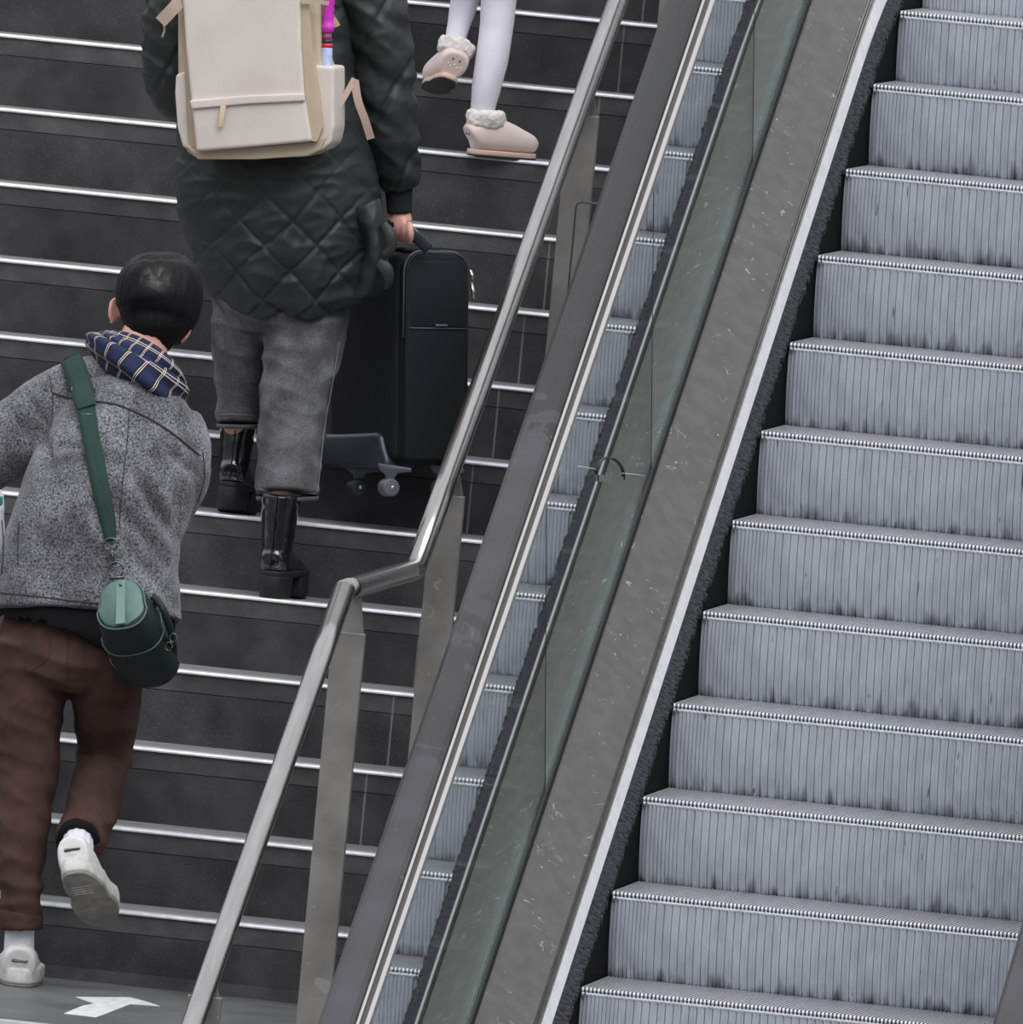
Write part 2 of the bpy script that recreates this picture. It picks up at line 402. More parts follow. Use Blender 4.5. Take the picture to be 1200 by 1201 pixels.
# small guard pane beside the posts
gp = at(676, 236, -.12)
gz = ground(-.12)
def gprof(o, r): 
    x0, z1 = gp.x+o, gp.z-o
    return [(x0, gz), (x0, z1-r), (x0+r*.3, z1-r*.3), (x0+r, z1), (-.27, z1)]
bm = bmesh.new(); pts = gprof(0, .012)+[(-.27, gz)]
a = [bm.verts.new((x, -.12, z)) for x, z in pts]; b = [bm.verts.new((x, -.112, z)) for x, z in pts]
bm.faces.new(a); bm.faces.new(b[::-1])
for i in range(len(a)): bm.faces.new((a[i], b[i], b[(i+1) % len(a)], a[(i+1) % len(a)]))
gpn = put('guard_glass_pane', bm, GLASS2, None, smooth=False, loc=(gp.x, -.12, gz)); tag(gpn, 'small clear glass guard pane with rounded corner beside the upper steel post', 'glass panel')
bm = bmesh.new(); tube(bm, [(x, -.1225, z) for x, z in gprof(.001, .012)], .0022, n=8)
put('pane_edge', bm, mat('glass_edge_green', S(66, 72, 72), .2), gpn)

# ================================================================== ESCALATOR STEPS
SW = 1.06
def tread_mesh():
    bm = bmesh.new(); p = .0091; x = .003
    while x < SW-.004:
        prismX(bm, [(.0005, -.0125), (-.001, -.006), (.0005, -.0012), (.004, 0), (.398, 0), (.398, -.0125)], x, x+.0046); x += p
    me = bpy.data.meshes.new('step_cleats'); bmesh.ops.recalc_face_normals(bm, faces=bm.faces); bm.to_mesh(me); bm.free(); me.materials.append(CLEAT); return me
def plate_mesh():
    bm = bmesh.new(); prismX(bm, [(.006, -.012), (.006, -.019), (.02, -.022), (.36, -.05), (.395, -.03), (.395, -.0075), (.006, -.0075)], 0, SW)
    me = bpy.data.meshes.new('tread_plate'); bmesh.ops.recalc_face_normals(bm, faces=bm.faces); bm.to_mesh(me); bm.free(); me.materials.append(STEPDARK); return me
def riser_mesh():
    bm = bmesh.new(); sec = []   # (x, inward depth)
    x = .018; p = .0091
    for i in range(8): sec += [(x, 0), (x+p-.0016, .0), (x+p-.0012, .004), (x+p-.0001, .004)]; x += p
    i = 0
    while x < SW-.02:
        w = 2*p; sec += [(x, .0), (x+w*.48, .0), (x+w*.52, .0016), (x+w-.0024, .0016), (x+w-.002, .006), (x+w-.0002, .006)]; x += w
    sec = [(.0, .012), (.008, .012), (.009, .006), (.0165, .006)]+sec+[(SW-.018, .008), (SW, .008)]
    rows = []
    zz = [-.0125, -.0165]+[-.02-.18*j/10 for j in range(11)]+[-.225]
    for j, z in enumerate(zz):
        yy = .4-math.sqrt(.16-z*z)+(.0 if j else .003)
        rows.append([bm.verts.new((a, yy+d, z)) for a, d in sec])
    for A, B in zip(rows, rows[1:]):
        for i in range(len(sec)-1): bm.faces.new((A[i], A[i+1], B[i+1], B[i]))
    me = bpy.data.meshes.new('riser'); bmesh.ops.recalc_face_normals(bm, faces=bm.faces)
    bm.to_mesh(me); bm.free(); me.materials.append(RISER)
    return me
def bead_mesh():
    bm = bmesh.new(); x = .003
    while x < SW-.004:
        prismX(bm, [(.0005, -.0125), (-.0022, -.0145), (-.0018, -.018), (.003, -.021), (.01, -.021), (.01, -.0125)], x+.0006, x+.0065); x += .0091
    me = bpy.data.meshes.new('nose_beads'); bmesh.ops.recalc_face_normals(bm, faces=bm.faces); bm.to_mesh(me); bm.free(); me.materials.append(CLEAT); return me
me_t, me_p, me_r, me_b = tread_mesh(), plate_mesh(), riser_mesh(), bead_mesh()
me_t.materials.clear(); me_t.materials.append(CLEAT)
ordn = ['topmost', 'second from the top', 'third from the top', 'fourth from the top', 'fifth from the top', 'sixth from the top', 'sixth from the bottom', 'fifth from the bottom', 'fourth from the bottom', 'third from the bottom', 'second from the bottom']
def sy_(k):
    if k <= 5: return k*.34641
    y = 5*.34641
    for _ in range(k-5):
        lo, hi = y+.3, y+.42
        for _i in range(40):
            m_ = (lo+hi)/2
            if (m_-y)**2+(zs(m_)-zs(y))**2 < .1605: lo = m_
            else: hi = m_
        y = lo
    return y
def make_step(k, label):
    y = sy_(k); z = zs(y)
    e = empty('escalator_step', (0, y, z), label, 'escalator step', 'ribbed metal escalator steps')
    for nm, me in (('cleated_tread', me_t), ('tread_plate', me_p), ('ribbed_riser', me_r), ('nose_strip', me_b)):
        o = bpy.data.objects.new(nm, me); COL.objects.link(o); o.parent = e
    return e
labs = {7: 'ribbed metal escalator step cut by the top edge of the photo',
        -5: 'ribbed metal escalator step at the bottom edge, its riser cut off by the frame'}
names = ['first', 'second', 'third', 'fourth', 'fifth', 'sixth']
for k in range(-6, 8):
    if k in labs: lb = labs[k]
    elif k == -6: lb = 'ribbed metal escalator step just below the bottom edge of the photo'
    elif k >= 1: lb = 'ribbed metal escalator step, %s fully shown one counted from the top' % names[6-k]
    else: lb = 'ribbed metal escalator step, %s above the one cut by the bottom edge' % names[k+4]
    make_step(k, lb)

# ================================================================== ESCALATOR SIDES
def side(sgn, nm):
    X = (lambda x: x) if sgn < 0 else (lambda x: SW-x)
    def R_(pts): return [(X(x), h) for x, h in pts]
    if sgn < 0: lb = 'glass and steel escalator side panel between the stairs and the moving steps'
    else: lb = 'glass escalator side panel on the far right of the steps'
    root = empty('escalator_balustrade', (X(-.15), -4.6, zs(-4.6)), lb, 'escalator side')
    def part(name, pts, m, par=root, label=None, bv=0, smooth=False, **kw):
        bm = bmesh.new(); rail(bm, R_(pts), **kw); o = put(name, bm, m, par, smooth=smooth, label=label)
        if bv: bevel(o, bv, 2)
        return o
    part('skirt_panel', [(-.004, .0), (-.004, -.32), (-.03, -.32), (-.03, .0)], BLACKMETAL)
    part('brush_holder', [(-.031, .027), (-.018, .016), (-.018, -.002), (-.05, -.002), (-.05, .027)], GASKET)
    part('skirt_edge_trim', [(-.0315, .028), (-.0460, .068), (-.049, .068), (-.049, .02), (-.034, .02)], WHITE, label='bright worn white edge trim')
    part('profile_strip', [(-.046, .0685), (-.0495, .0725), (-.050, .069), (-.0545, .075), (-.055, .071), (-.0605, .0805), (-.0605, .04), (-.046, .04)], PROFILE)
    part('deck_panel', [(-.061, .083), (-.169, .1615), (-.1745, .1615), (-.176, .14), (-.176, .04), (-.061, .04)], DECK)
    part('glass_gasket', [(-.175, .1565), (-.1785, .180), (-.1845, .180), (-.1842, .07), (-.175, .07)], GASKET)
    part('outer_gasket', [(-.1955, .172), (-.201, .172), (-.205, .15), (-.205, .07), (-.1955, .07)], GASKET)
    part('outer_cladding', [(-.205, .16), (-.250, .15), (-.255, .13), (-.255, -.6), (-.205, -.6)], STEEL)
    # bristles
    bm = bmesh.new(); s = -4.6
    while s < 3.2:
        l = random.uniform(.8, 1.08); w = random.uniform(.004, .008); z0 = zs(s); z1 = zs(s+w)
        a = (X(-.031), .028); b = (X(-.031+.031*l), .028-.019*l)
        dz = random.uniform(-.002, .002)
        vs = [(a[0], s, z0+a[1]), (b[0], s+dz, z0+b[1]), (b[0], s+w+dz, z1+b[1]), (a[0], s+w, z1+a[1])]
        lo = [(x, y, z-.012) for x, y, z in vs]
        v = [bm.verts.new(q) for q in vs+lo]
        for f in ((0, 1, 2, 3), (4, 7, 6, 5), (0, 4, 5, 1), (1, 5, 6, 2), (2, 6, 7, 3), (3, 7, 4, 0)): bm.faces.new([v[i] for i in f])
        s += w*1.12
    o = put('brush_bristles', bm, BRUSH, root, smooth=False); o['kind'] = 'stuff'
    # glass panes with joints square to the incline
    GX0, GX1 = -.185, -.195
    hb, ht = .15, 1.20
    yt = [ (885, 0), (766, 300), (640, 800)]
    if sgn < 0:
        joints = []
        for (x, y) in yt:
            P = atX(x, y, GX0); joints.append((P.y, P.z-P.y*T30))
    else: joints = [(.9, .6), (-.6, .6), (-2.1, .6)]
    # joint line: direction (-sin30, cos30) in (y,z); find foot and head
    J = []
    for (y, h) in joints:
        # moving by t: y-t/2, z + .866t -> h changes by .866t + .5t*T30 = 1.1547t
        tb = (hb-h)/1.1547; tt = (ht-h)/1.1547
        J.append((y-.5*tb, y-.5*tt))
    J = [(3.6, 3.6)]+sorted(J, reverse=True)+[(-4.6, -4.6)]
    for (b1, t1), (b0, t0) in zip(J, J[1:]):
        g = .0015
        bm = bmesh.new(); nseg = 8; rows = []
        for i in range(nseg+1):
            f = i/nseg; yb2 = b0+(b1-b0)*f+(g if i == 0 else 0)-(g if i == nseg else 0); yt2 = t0+(t1-t0)*f+(g if i == 0 else 0)-(g if i == nseg else 0)
            rows.append([bm.verts.new((X(GX0), yb2, zs(yb2)+hb)), bm.verts.new((X(GX0), yt2, zs(yt2)+ht)), bm.verts.new((X(GX1), yt2, zs(yt2)+ht)), bm.verts.new((X(GX1), yb2, zs(yb2)+hb))])
        for A, B in zip(rows, rows[1:]):
            for j in range(4): bm.faces.new((A[j], B[j], B[(j+1) % 4], A[(j+1) % 4]))
        bm.faces.new(rows[0]); bm.faces.new(rows[-1][::-1])
        put('glass_pane', bm, GLASS, root, smooth=False)
    for (b1, t1) in J[1:-1]:
        bm = bmesh.new(); 
        v = []
        for x in (X(GX0+.0006), X(GX1-.0006)):
            for (yy, hh) in ((b1, hb), (t1, ht)):
                for d in (-.0026, .0026): v.append(bm.verts.new((x, yy+d*6.0 if False else yy+d, zs(yy)+hh)))
        for f in ((0, 1, 3, 2), (4, 6, 7, 5), (0, 4, 5, 1), (2, 3, 7, 6), (0, 2, 6, 4), (1, 5, 7, 3)): bm.faces.new([v[i] for i in f])
        put('glass_seam', bm, SEAMM, root, smooth=False)
    # rail channel above the glass
    sh = lambda q: [(x-.015, h-.063) for x, h in q]
    ch = part('handrail_channel', sh([(-.156, 1.255), (-.143, 1.268), (-.145, 1.30), (-.149, 1.405), (-.158, 1.412), (-.19, 1.412), (-.199, 1.405), (-.199, 1.268), (-.190, 1.255)]), PROFDARK)
    part('channel_lip', sh([(-.147, 1.294), (-.1365, 1.2975), (-.1355, 1.2995), (-.1370, 1.302), (-.147, 1.308)]), CHROME, ch, label='bright polished lower lip')
    part('channel_lip', sh([(-.149, 1.382), (-.1395, 1.384), (-.139, 1.386), (-.149, 1.392)]), CHROME, ch, label='bright polished upper lip')
    part('channel_foot', sh([(-.158, 1.255), (-.1405, 1.262), (-.1400, 1.291), (-.146, 1.291), (-.158, 1.268)]), STEEL, ch)
    hl = 'black rubber escalator handrail beside the stair posts' if sgn < 0 else 'black rubber escalator handrail in the bottom right corner'
    bm = bmesh.new(); c = -.1765-.015; w = .0395
    prof = [(-w+.004, 1.382), (-w-.001, 1.392), (-w+.001, 1.404), (-w+.010, 1.414), (-w+.022, 1.4185), (0, 1.42), (w-.022, 1.4185), (w-.010, 1.414), (w-.001, 1.404), (w+.001, 1.392), (w-.004, 1.382)]
    rail(bm, R_([(c+x, h+.032-.063) for x, h in prof]))
    o = put('escalator_handrail', bm, RUBBER, None, smooth=False, loc=(X(-.19), -4.6, zs(-4.6)+1.35)); tag(o, hl, 'handrail')
    return root
# darker polished stretches of the rubber
def dark_patch(m):
    N, L = nd(m); base = basecol(m); o = sep(m); tc = N.new('ShaderNodeTexCoord')
    n = N.new('ShaderNodeTexNoise'); n.inputs['Scale'].default_value = 14; n.inputs['Detail'].default_value = 3; L.new(tc.outputs['Object'], n.inputs[0])
    y0 = atX(660, 225, -.19).y+4.6; y1 = atX(500, 880, -.19).y+4.6; y2 = atX(545, 790, -.19).y+4.6
    yy = math_(N, L, 'ADD', o[1], math_(N, L, 'MULTIPLY', math_(N, L, 'SUBTRACT', n.outputs['Fac'], .5), .9))
    a = math_(N, L, 'GREATER_THAN', yy, y0)
    c = math_(N, L, 'MULTIPLY', math_(N, L, 'GREATER_THAN', o[1], y1), math_(N, L, 'LESS_THAN', yy, y2))
    f = math_(N, L, 'MAXIMUM', math_(N, L, 'MULTIPLY', a, .8), math_(N, L, 'MULTIPLY', c, .45))
    L.new(mixc(N, L, f, base, S(20, 20, 23)), N['Principled BSDF'].inputs['Base Color'])
dark_patch(RUBBER)
bal = side(-1, 'a'); side(1, 'b')


# round clamp on the glass
def gpt(x, y): return atX(x, y, -.1835)
bm = bmesh.new(); tube(bm, [gpt(700, 556)]+[gpt(716-16*math.cos(a), 556-19*math.sin(a)+.12*(-16*math.cos(a))*-1*-1) for a in [i*math.pi/14 for i in range(15)]]+[gpt(732, 562)], .0028, n=8)
put('clamp_ring', bm, SEAMM, bal, label='dark half-round clamp ring on the glass')
bm = bmesh.new(); slab_pts = [(702, 557), (730, 559), (730, 567), (702, 565)]
v = [bm.verts.new(gpt(*q)) for q in slab_pts]; w_ = [bm.verts.new(q.co+Vector((.003, 0, 0))) for q in v]
bm.faces.new(v); bm.faces.new(w_[::-1])
for i in range(4): bm.faces.new((v[i], w_[i], w_[(i+1) % 4], v[(i+1) % 4]))
put('clamp_plate', bm, STEEL, bal, smooth=False)
for (a, b) in (((679, 547), (698, 550)), ((731, 555), (755, 558))):
    bm = bmesh.new(); tube(bm, [gpt(*a), gpt(*b)], .0014, n=8); put('clamp_wire', bm, NOSING, bal)

# upper hall floor behind the head of stairs and escalator
bm = bmesh.new(); box(bm, XL, -.27, nose(9)[0]+RS/T30+.05, 7.5, nose(9)[1]-.3, nose(9)[1]+RS); f = put('floor', bm, FLOORM, None, smooth=False); f['kind'] = 'structure'
bm = bmesh.new(); box(bm, -.26, 2.6, 3.65, 7.5, zs(3)-.3, zs(3)+.002); f = put('floor', bm, FLOORM, None, smooth=False); f['kind'] = 'structure'
bm = bmesh.new(); prismX(bm, [(sy_(7)+.41, zs(3)-.03), (sy_(7)+.41, zs(3)+.001), (3.65, zs(3)+.002), (3.65, zs(3)-.03)], .0, SW)
cpn = put('comb_plate', bm, STEEL, None, smooth=False, loc=(.5, 3.3, zs(3))); tag(cpn, 'flat steel comb plate at the head of the escalator beyond the top edge', 'comb plate')

# ================================================================== FABRIC AND SKIN MATERIALS
SKIN = mat('warm_skin', S(214, 160, 146), .55, var=.07, vscale=30, bump=.03, bscale=250); SKIN.node_tree.nodes['Principled BSDF'].inputs['Subsurface Weight'].default_value = .15
SKIN.node_tree.nodes['Principled BSDF'].inputs['Subsurface Radius'].default_value = (.02, .008, .005)
SKIN.node_tree.nodes['Principled BSDF'].inputs['Subsurface Scale'].default_value = .4
WOOL = mat('grey_flecked_wool', S(34, 34, 37), .95, col2=S(146, 146, 152), vscale=210, bump=.5, bscale=420, spec=.15, detail=3, contrast=(.3, .72), sheen=.2)
def blotch(m, sc=5, lo=.78, hi=1.18):
    N, L = nd(m); base = basecol(m); tc = N.new('ShaderNodeTexCoord')
    n3 = N.new('ShaderNodeTexNoise'); n3.inputs['Scale'].default_value = sc; n3.inputs['Detail'].default_value = 3; L.new(tc.outputs['Object'], n3.inputs[0])
    r = N.new('ShaderNodeValToRGB'); r.color_ramp.elements[0].position = .36; r.color_ramp.elements[1].position = .64
    r.color_ramp.elements[0].color = (lo, lo, lo, 1); r.color_ramp.elements[1].color = (hi, hi, hi, 1); L.new(n3.outputs['Fac'], r.inputs[0])
    mu = N.new('ShaderNodeMix'); mu.data_type = 'RGBA'; mu.blend_type = 'MULTIPLY'; mu.inputs[0].default_value = 1
    if hasattr(base, 'links'): L.new(base, mu.inputs[6])
    else: mu.inputs[6].default_value = (*base, 1)
    L.new(r.outputs[0], mu.inputs[7]); L.new(mu.outputs[2], N['Principled BSDF'].inputs['Base Color'])
BLACKKNIT = mat('black_knit', S(18, 18, 21), .9, bump=.15, bscale=300, spec=.2)
CHINO = mat('brown_twill', S(70, 51, 46), .9, var=.12, vscale=30, bump=.1, bscale=400, spec=.2); blotch(CHINO, 9, .8, 1.2)
SOCK = mat('white_ribbed_sock', S(214, 214, 222), .9, bump=.1, bscale=200)
SHOEW = mat('white_sneaker_leather', S(214, 214, 214), .55, var=.05, vscale=40)
SOLEW = mat('worn_white_sole', S(196, 194, 188), .7, var=.12, vscale=50)
SOLEG = mat('dirty_outsole', S(140, 136, 130), .75, var=.2, vscale=35)
HAIRB = mat('black_short_hair', S(11, 11, 13), .6, spec=.22, var=.3, vscale=120, stretch=(1, 1, .12), bump=.6, bscale=200)
DENIM = mat('washed_grey_denim', S(92, 92, 95), .92, var=.24, vscale=260, bump=.15, bscale=500, spec=.15, detail=2); blotch(DENIM, 11, .62, 1.35)
COAT = mat('dark_green_nylon', S(40, 45, 45), .5, spec=.35, bump=.12, bscale=90, var=.06, vscale=8)
COATRIB = mat('dark_green_rib_knit', S(36, 40, 40), .95, spec=.15, bump=.2, bscale=200, stretch=(6, 1, .3))
PATENT = mat('glossy_black_leather', S(15, 15, 18), .12, spec=.8, coat=.6, bump=.04, bscale=25)
SOLEB = mat('black_rubber_heel', S(30, 30, 34), .55, spec=.3)
CREAM = mat('cream_canvas_leather', S(208, 198, 190), .6, var=.05, vscale=8, bump=.35, bscale=11)
TAN = mat('tan_canvas', S(184, 168, 145), .75, var=.05, vscale=12, bump=.05, bscale=200)
STRAPB = mat('rose_beige_webbing', S(158, 138, 124), .8, bump=.1, bscale=400)
PINK = mat('magenta_plastic', S(214, 62, 200), .3, spec=.5)
LUG = mat('black_luggage_nylon', S(23, 25, 32), .75, var=.12, vscale=200, bump=.12, bscale=400, spec=.3)
LUGT = mat('dark_luggage_trim', S(76, 78, 86), .4, spec=.5)
WHEELM = mat('grey_wheel_plastic', S(98, 100, 106), .4)
GREENW = mat('dark_green_webbing', S(40, 60, 54), .8, bump=.15, bscale=300, spec=.2)
GREENL = mat('green_grained_leather', S(68, 100, 92), .45, var=.14, vscale=30, bump=.12, bscale=60)
GREEND = mat('dark_green_leather', S(30, 42, 39), .6, bump=.1, bscale=80, var=.1, vscale=10, spec=.25)
PIPE = mat('pale_green_piping', S(76, 94, 88), .6)
TIGHTS = mat('white_tights', S(218, 214, 224), .8, bump=.05, bscale=500, var=.02)
FUR = mat('cream_fleece', S(216, 208, 204), .95, bump=1.0, bscale=90, var=.12, vscale=60)
PINKL = mat('pale_pink_leather', S(216, 196, 190), .5, var=.03)
GUM = mat('gum_sole', S(200, 172, 152), .6)
DARKSOLE = mat('dark_outsole', S(42, 38, 37), .8)
# hair crown: scalp shows through at the whorl
def crown(m, P, org):
    N, L = nd(m); base = basecol(m); tc = N.new('ShaderNodeTexCoord')
    vd = N.new('ShaderNodeVectorMath'); vd.operation = 'DISTANCE'; L.new(tc.outputs['Object'], vd.inputs[0]); vd.inputs[1].default_value = P-org
    n = N.new('ShaderNodeTexNoise'); n.inputs['Scale'].default_value = 45; n.inputs['Detail'].default_value = 3; n.inputs['Distortion'].default_value = 1; L.new(tc.outputs['Object'], n.inputs[0])
    mr = N.new('ShaderNodeMapRange'); mr.inputs[1].default_value = .008; mr.inputs[2].default_value = .042; mr.inputs[3].default_value = 1; mr.inputs[4].default_value = 0; L.new(vd.outputs['Value'], mr.inputs[0])
    st = N.new('ShaderNodeMapRange'); st.inputs[1].default_value = .46; st.inputs[2].default_value = .7; L.new(n.outputs['Fac'], st.inputs[0])
    f = math_(N, L, 'MULTIPLY', mr.outputs[0], math_(N, L, 'ADD', math_(N, L, 'MULTIPLY', st.outputs[0], .75), .12))
    L.new(mixc(N, L, f, base, S(150, 142, 140)), N['Principled BSDF'].inputs['Base Color'])

def fold(amp, sc, st=(1, 1, 1), fine=0):
    def d(co, n):
        v = fbm((co.x*st[0], co.y*st[1], co.z*st[2]), sc, 2)
        v = -abs(v)*1.6+.35
        return amp*v+(fine*fbm(co, sc*4, 2) if fine else 0)
    return d
def ballpx(bm, x, y, Y, a, b, v, rot=0, seg=24, rings=16):
    r = math.radians(rot); X_ = RV*math.cos(r)-UV_*math.sin(r); Z_ = RV*math.sin(r)+UV_*math.cos(r)
    M = Matrix(((X_.x, F.x, Z_.x), (X_.y, F.y, Z_.y), (X_.z, F.z, Z_.z)))
    ball(bm, at(x, y, Y), (a*PX, b, v*PX), seg, rings, M)
def frame(o, toe, up):                                   # matrix: local x across, y to the toe, z up
    y = Vector(toe).normalized(); z = Vector(up); z = (z-y*z.dot(y)).normalized(); x = y.cross(z)
    return Matrix(((x.x, y.x, z.x, o.x), (x.y, y.y, z.y, o.y), (x.z, y.z, z.z, o.z), (0, 0, 0, 1)))
ZV = Vector((0, 0, 1))
def outline(L_, hw, n=40, waist=.8, skew=.006):
    P = []
    for i in range(n):
        a = 2*math.pi*i/n; c, s = math.cos(a), math.sin(a)
        y = L_/2*(1-math.copysign(abs(c)**.8, c)); t = y/L_
        w = hw*(.84+.16*math.sin(max(0, min(1, (t-.25)/.75))*math.pi)**.8) if t > .25 else hw*.84
        if .35 < t < .55: w *= 1-(1-waist)*math.sin((t-.35)/.2*math.pi)
        P.append((math.copysign(abs(s)**.62, s)*w+skew*math.sin(t*math.pi), y))
    return P
def solid(bm, P, z0, z1, M=None, grow=0):
    a = [bm.verts.new((x, y, z0)) for x, y in P]; b = [bm.verts.new((x*(1+grow), y, z1)) for x, y in P]; n = len(P)
    f = [bm.faces.new(a), bm.faces.new(b[::-1])]
    for i in range(n): f.append(bm.faces.new((a[i], b[i], b[(i+1) % n], a[(i+1) % n])))
    if M is not None: bmesh.ops.transform(bm, matrix=M, verts=a+b)
def shoe_upper(M, L_, hw, hh, collar, vox=.004, disp=None):
    bm = bmesh.new()
    S_ = [(0.0, .46, .66, .44), (.05, .50, .74, .56), (.2, .50, .84, .47), (.42, .42, .86, .42), (.62, .34, .98, .32), (.82, .25, .95, .24), (.95, .2, .72, .17), (1.0, .18, .4, .1)]
    loftw(bm, [(Vector((0, t*L_*.97+.004, hh*c+.012)), hw*a, hh*b) for t, c, a, b in S_], n=24, up=ZV, k=4, ex=2.3)
    z0, z1, ca, cb, cyy = collar
    loftw(bm, [(Vector((0, cyy, z0)), ca*1.05, cb*1.1), (Vector((0, cyy, (z0+z1)/2)), ca*.98, cb), (Vector((0, cyy-.004, z1)), ca, cb)], n=24, up=Vector((0, 1, 0)), k=3)
    me = remesh(bm, vox, 3, disp)
    me.transform(M); return me

# ================================================================== MAN IN GREY WOOL JACKET
YM = -1.9
foot = atZ(22, 1160, zl); 
man = empty('person', (foot.x+.08, -1.9, zl), 'person with short black hair in grey wool jacket, plaid scarf and brown trousers', 'person')
torso = [(100, 722, YM-.02, 110, .135), (104, 670, YM, 104, .14), (114, 620, YM+.02, 99, .145), (129, 573, YM+.05, 96, .15), (144, 530, YM+.09, 91, .15), (154, 500, YM+.12, 83, .145), (161, 478, YM+.15, 68, .12), (167, 458, YM+.175, 46, .09), (172, 442, YM+.19, 26, .06)]
armL = [(110, 452, YM+.14, 34, .075), (70, 470, YM+.12, 37, .075), (24, 503, YM+.10, 41, .07), (-14, 534, YM+.10, 42, .07), (-44, 566, YM+.14, 34, .062), (-44, 590, YM+.24, 28, .055), (-36, 600, YM+.33, 23, .048)]
armR = [(203, 502, YM+.14, 36, .075), (218, 532, YM+.12, 29, .07), (220, 562, YM+.12, 24, .065), (208, 592, YM+.16, 23, .06), (196, 616, YM+.28, 20, .052), (185, 630, YM+.40, 18, .045)]
legL = [(40, 745, YM-.01, 50, .11), (37, 800, YM, 43, .105), (33, 850, YM, 39, .10), (32, 900, YM-.01, 36, .092), (28, 950, YM-.04, 32, .082), (26, 1000, YM-.07, 27, .075), (24, 1050, YM-.08, 24.5, .07), (24, 1080, YM-.08, 24, .068)]
legR = [(120, 745, YM, 52, .11), (124, 800, YM+.03, 43, .105), (124, 850, YM+.09, 36, .095), (122, 893, YM+.12, 32, .085), (112, 935, YM+.03, 31, .078), (101, 965, YM-.06, 30, .07), (93, 988, YM-.13, 28, .065)]
def shr(secs, f): return [(x, y, Y, a*f, b*f) for x, y, Y, a, b in secs]
bm = bmesh.new()
loft(bm, shr(torso, .82)); loft(bm, shr(armL, .68)); loft(bm, shr(armR, .66)); loft(bm, shr(legL, .72)); loft(bm, shr(legR, .72))
loft(bm, [(160, 430, YM+.2, 29, .06), (168, 405, YM+.215, 29, .06), (176, 385, YM+.23, 29, .062), (182, 365, YM+.24, 30, .07)])
ballpx(bm, 186, 350, YM+.25, 44, .098, 52, 15); ballpx(bm, 186, 372, YM+.29, 34, .075, 44, 15)
ballpx(bm, 183, 372, YM+.385, 5, .014, 10, 15)                                   # nose
ballpx(bm, 180, 391, YM+.352, 12, .01, 3, 15); ballpx(bm, 171, 357, YM+.366, 6, .006, 3.5, 15); ballpx(bm, 199, 364, YM+.366, 6, .006, 3.5, 15)
for (ex_, ey, rr) in ((133, 365, 8), (219, 388, 22)):                             # ears with rim and hollow
    ballpx(bm, ex_+(3 if ex_ < 150 else -4), ey, YM+.245, 5.5, .012, 14, rr)
    r = math.radians(rr); pts = []
    for i in range(13):
        an = math.radians(-70+230*i/12)
        dx, dy = (-6.5 if ex_ < 150 else 6.5)*math.cos(an-.3)*.8, -15*math.sin(an-.1)
        if ex_ > 150: pass
        pts.append(at(ex_+(1 if ex_ < 150 else -2)+dx*math.cos(r)-dy*math.sin(r)*1, ey+dy*math.cos(r)+dx*math.sin(r), YM+.237-.012*math.cos(an)))
    tube(bm, pts, .0052, n=10)
def hand_px(bm, wrist, palm, tips, thumb, ra=12):
    loft(bm, [(*wrist, ra*.8, .016), (*palm, ra, .018)], n=14)
    ballpx(bm, palm[0], palm[1], palm[2], ra, .02, ra*.9)
    for f in tips: loft(bm, [(*q, r_, r_*PX) for q, r_ in zip(f, (4.4, 4.2, 3.9, 3.2))], n=10, k=2)
    loft(bm, [(*q, r_, r_*PX) for q, r_ in zip(thumb, (5, 4.6, 3.8))], n=10, k=2)
for (hx, hy, hY) in ((-34, 604, YM+.40), (178, 636, YM+.46)):
    hand_px(bm, (hx-6, hy-10, hY-.03), (hx, hy+4, hY), [[(hx-9+i*6, hy+10, hY), (hx-9+i*6, hy+20-abs(i-1.5), hY+.012), (hx-9+i*6, hy+25-abs(i-1.5)*2, hY-.005), (hx-9+i*6, hy+20, hY-.022)] for i in range(4)],
            [(hx+10, hy-2, hY), (hx+15, hy+8, hY-.01), (hx+11, hy+16, hY-.02)])
loft(bm, [(24, 1070, YM-.08, 15, .03), (22, 1105, YM-.08, 15, .032), (22, 1130, YM-.08, 12, .025)])
loft(bm, [(93, 975, YM-.1, 15, .03), (92, 1004, YM-.15, 16, .032), (93, 1022, YM-.17, 11, .02)])
body = put('body', remesh(bm, .0055, 3), SKIN, man)
# head of hair
bm = bmesh.new()
loft(bm, [(188, 295, YM+.25, 4, .02), (188, 299, YM+.25, 25, .055), (188, 308, YM+.25, 37, .078), (188, 324, YM+.245, 47, .097), (187, 345, YM+.24, 50, .105), (187, 362, YM+.235, 48, .10), (185, 378, YM+.225, 42, .088), (183, 392, YM+.21, 33, .07), (183, 403, YM+.20, 21, .045), (184, 410, YM+.19, 9, .02)], n=40, k=5)
def hairdisp(co, n): return .0022*noise.noise((co.x*90, co.y*90, co.z*14))+.002*noise.noise((co.x*30, co.y*30, co.z*10))
cr_ = at(183, 326, YM+.16)
hair = put('short_hair', remesh(bm, .004, 2, hairdisp), HAIRB, man)
crown(HAIRB, at(184, 330, YM+.165), wloc(man))
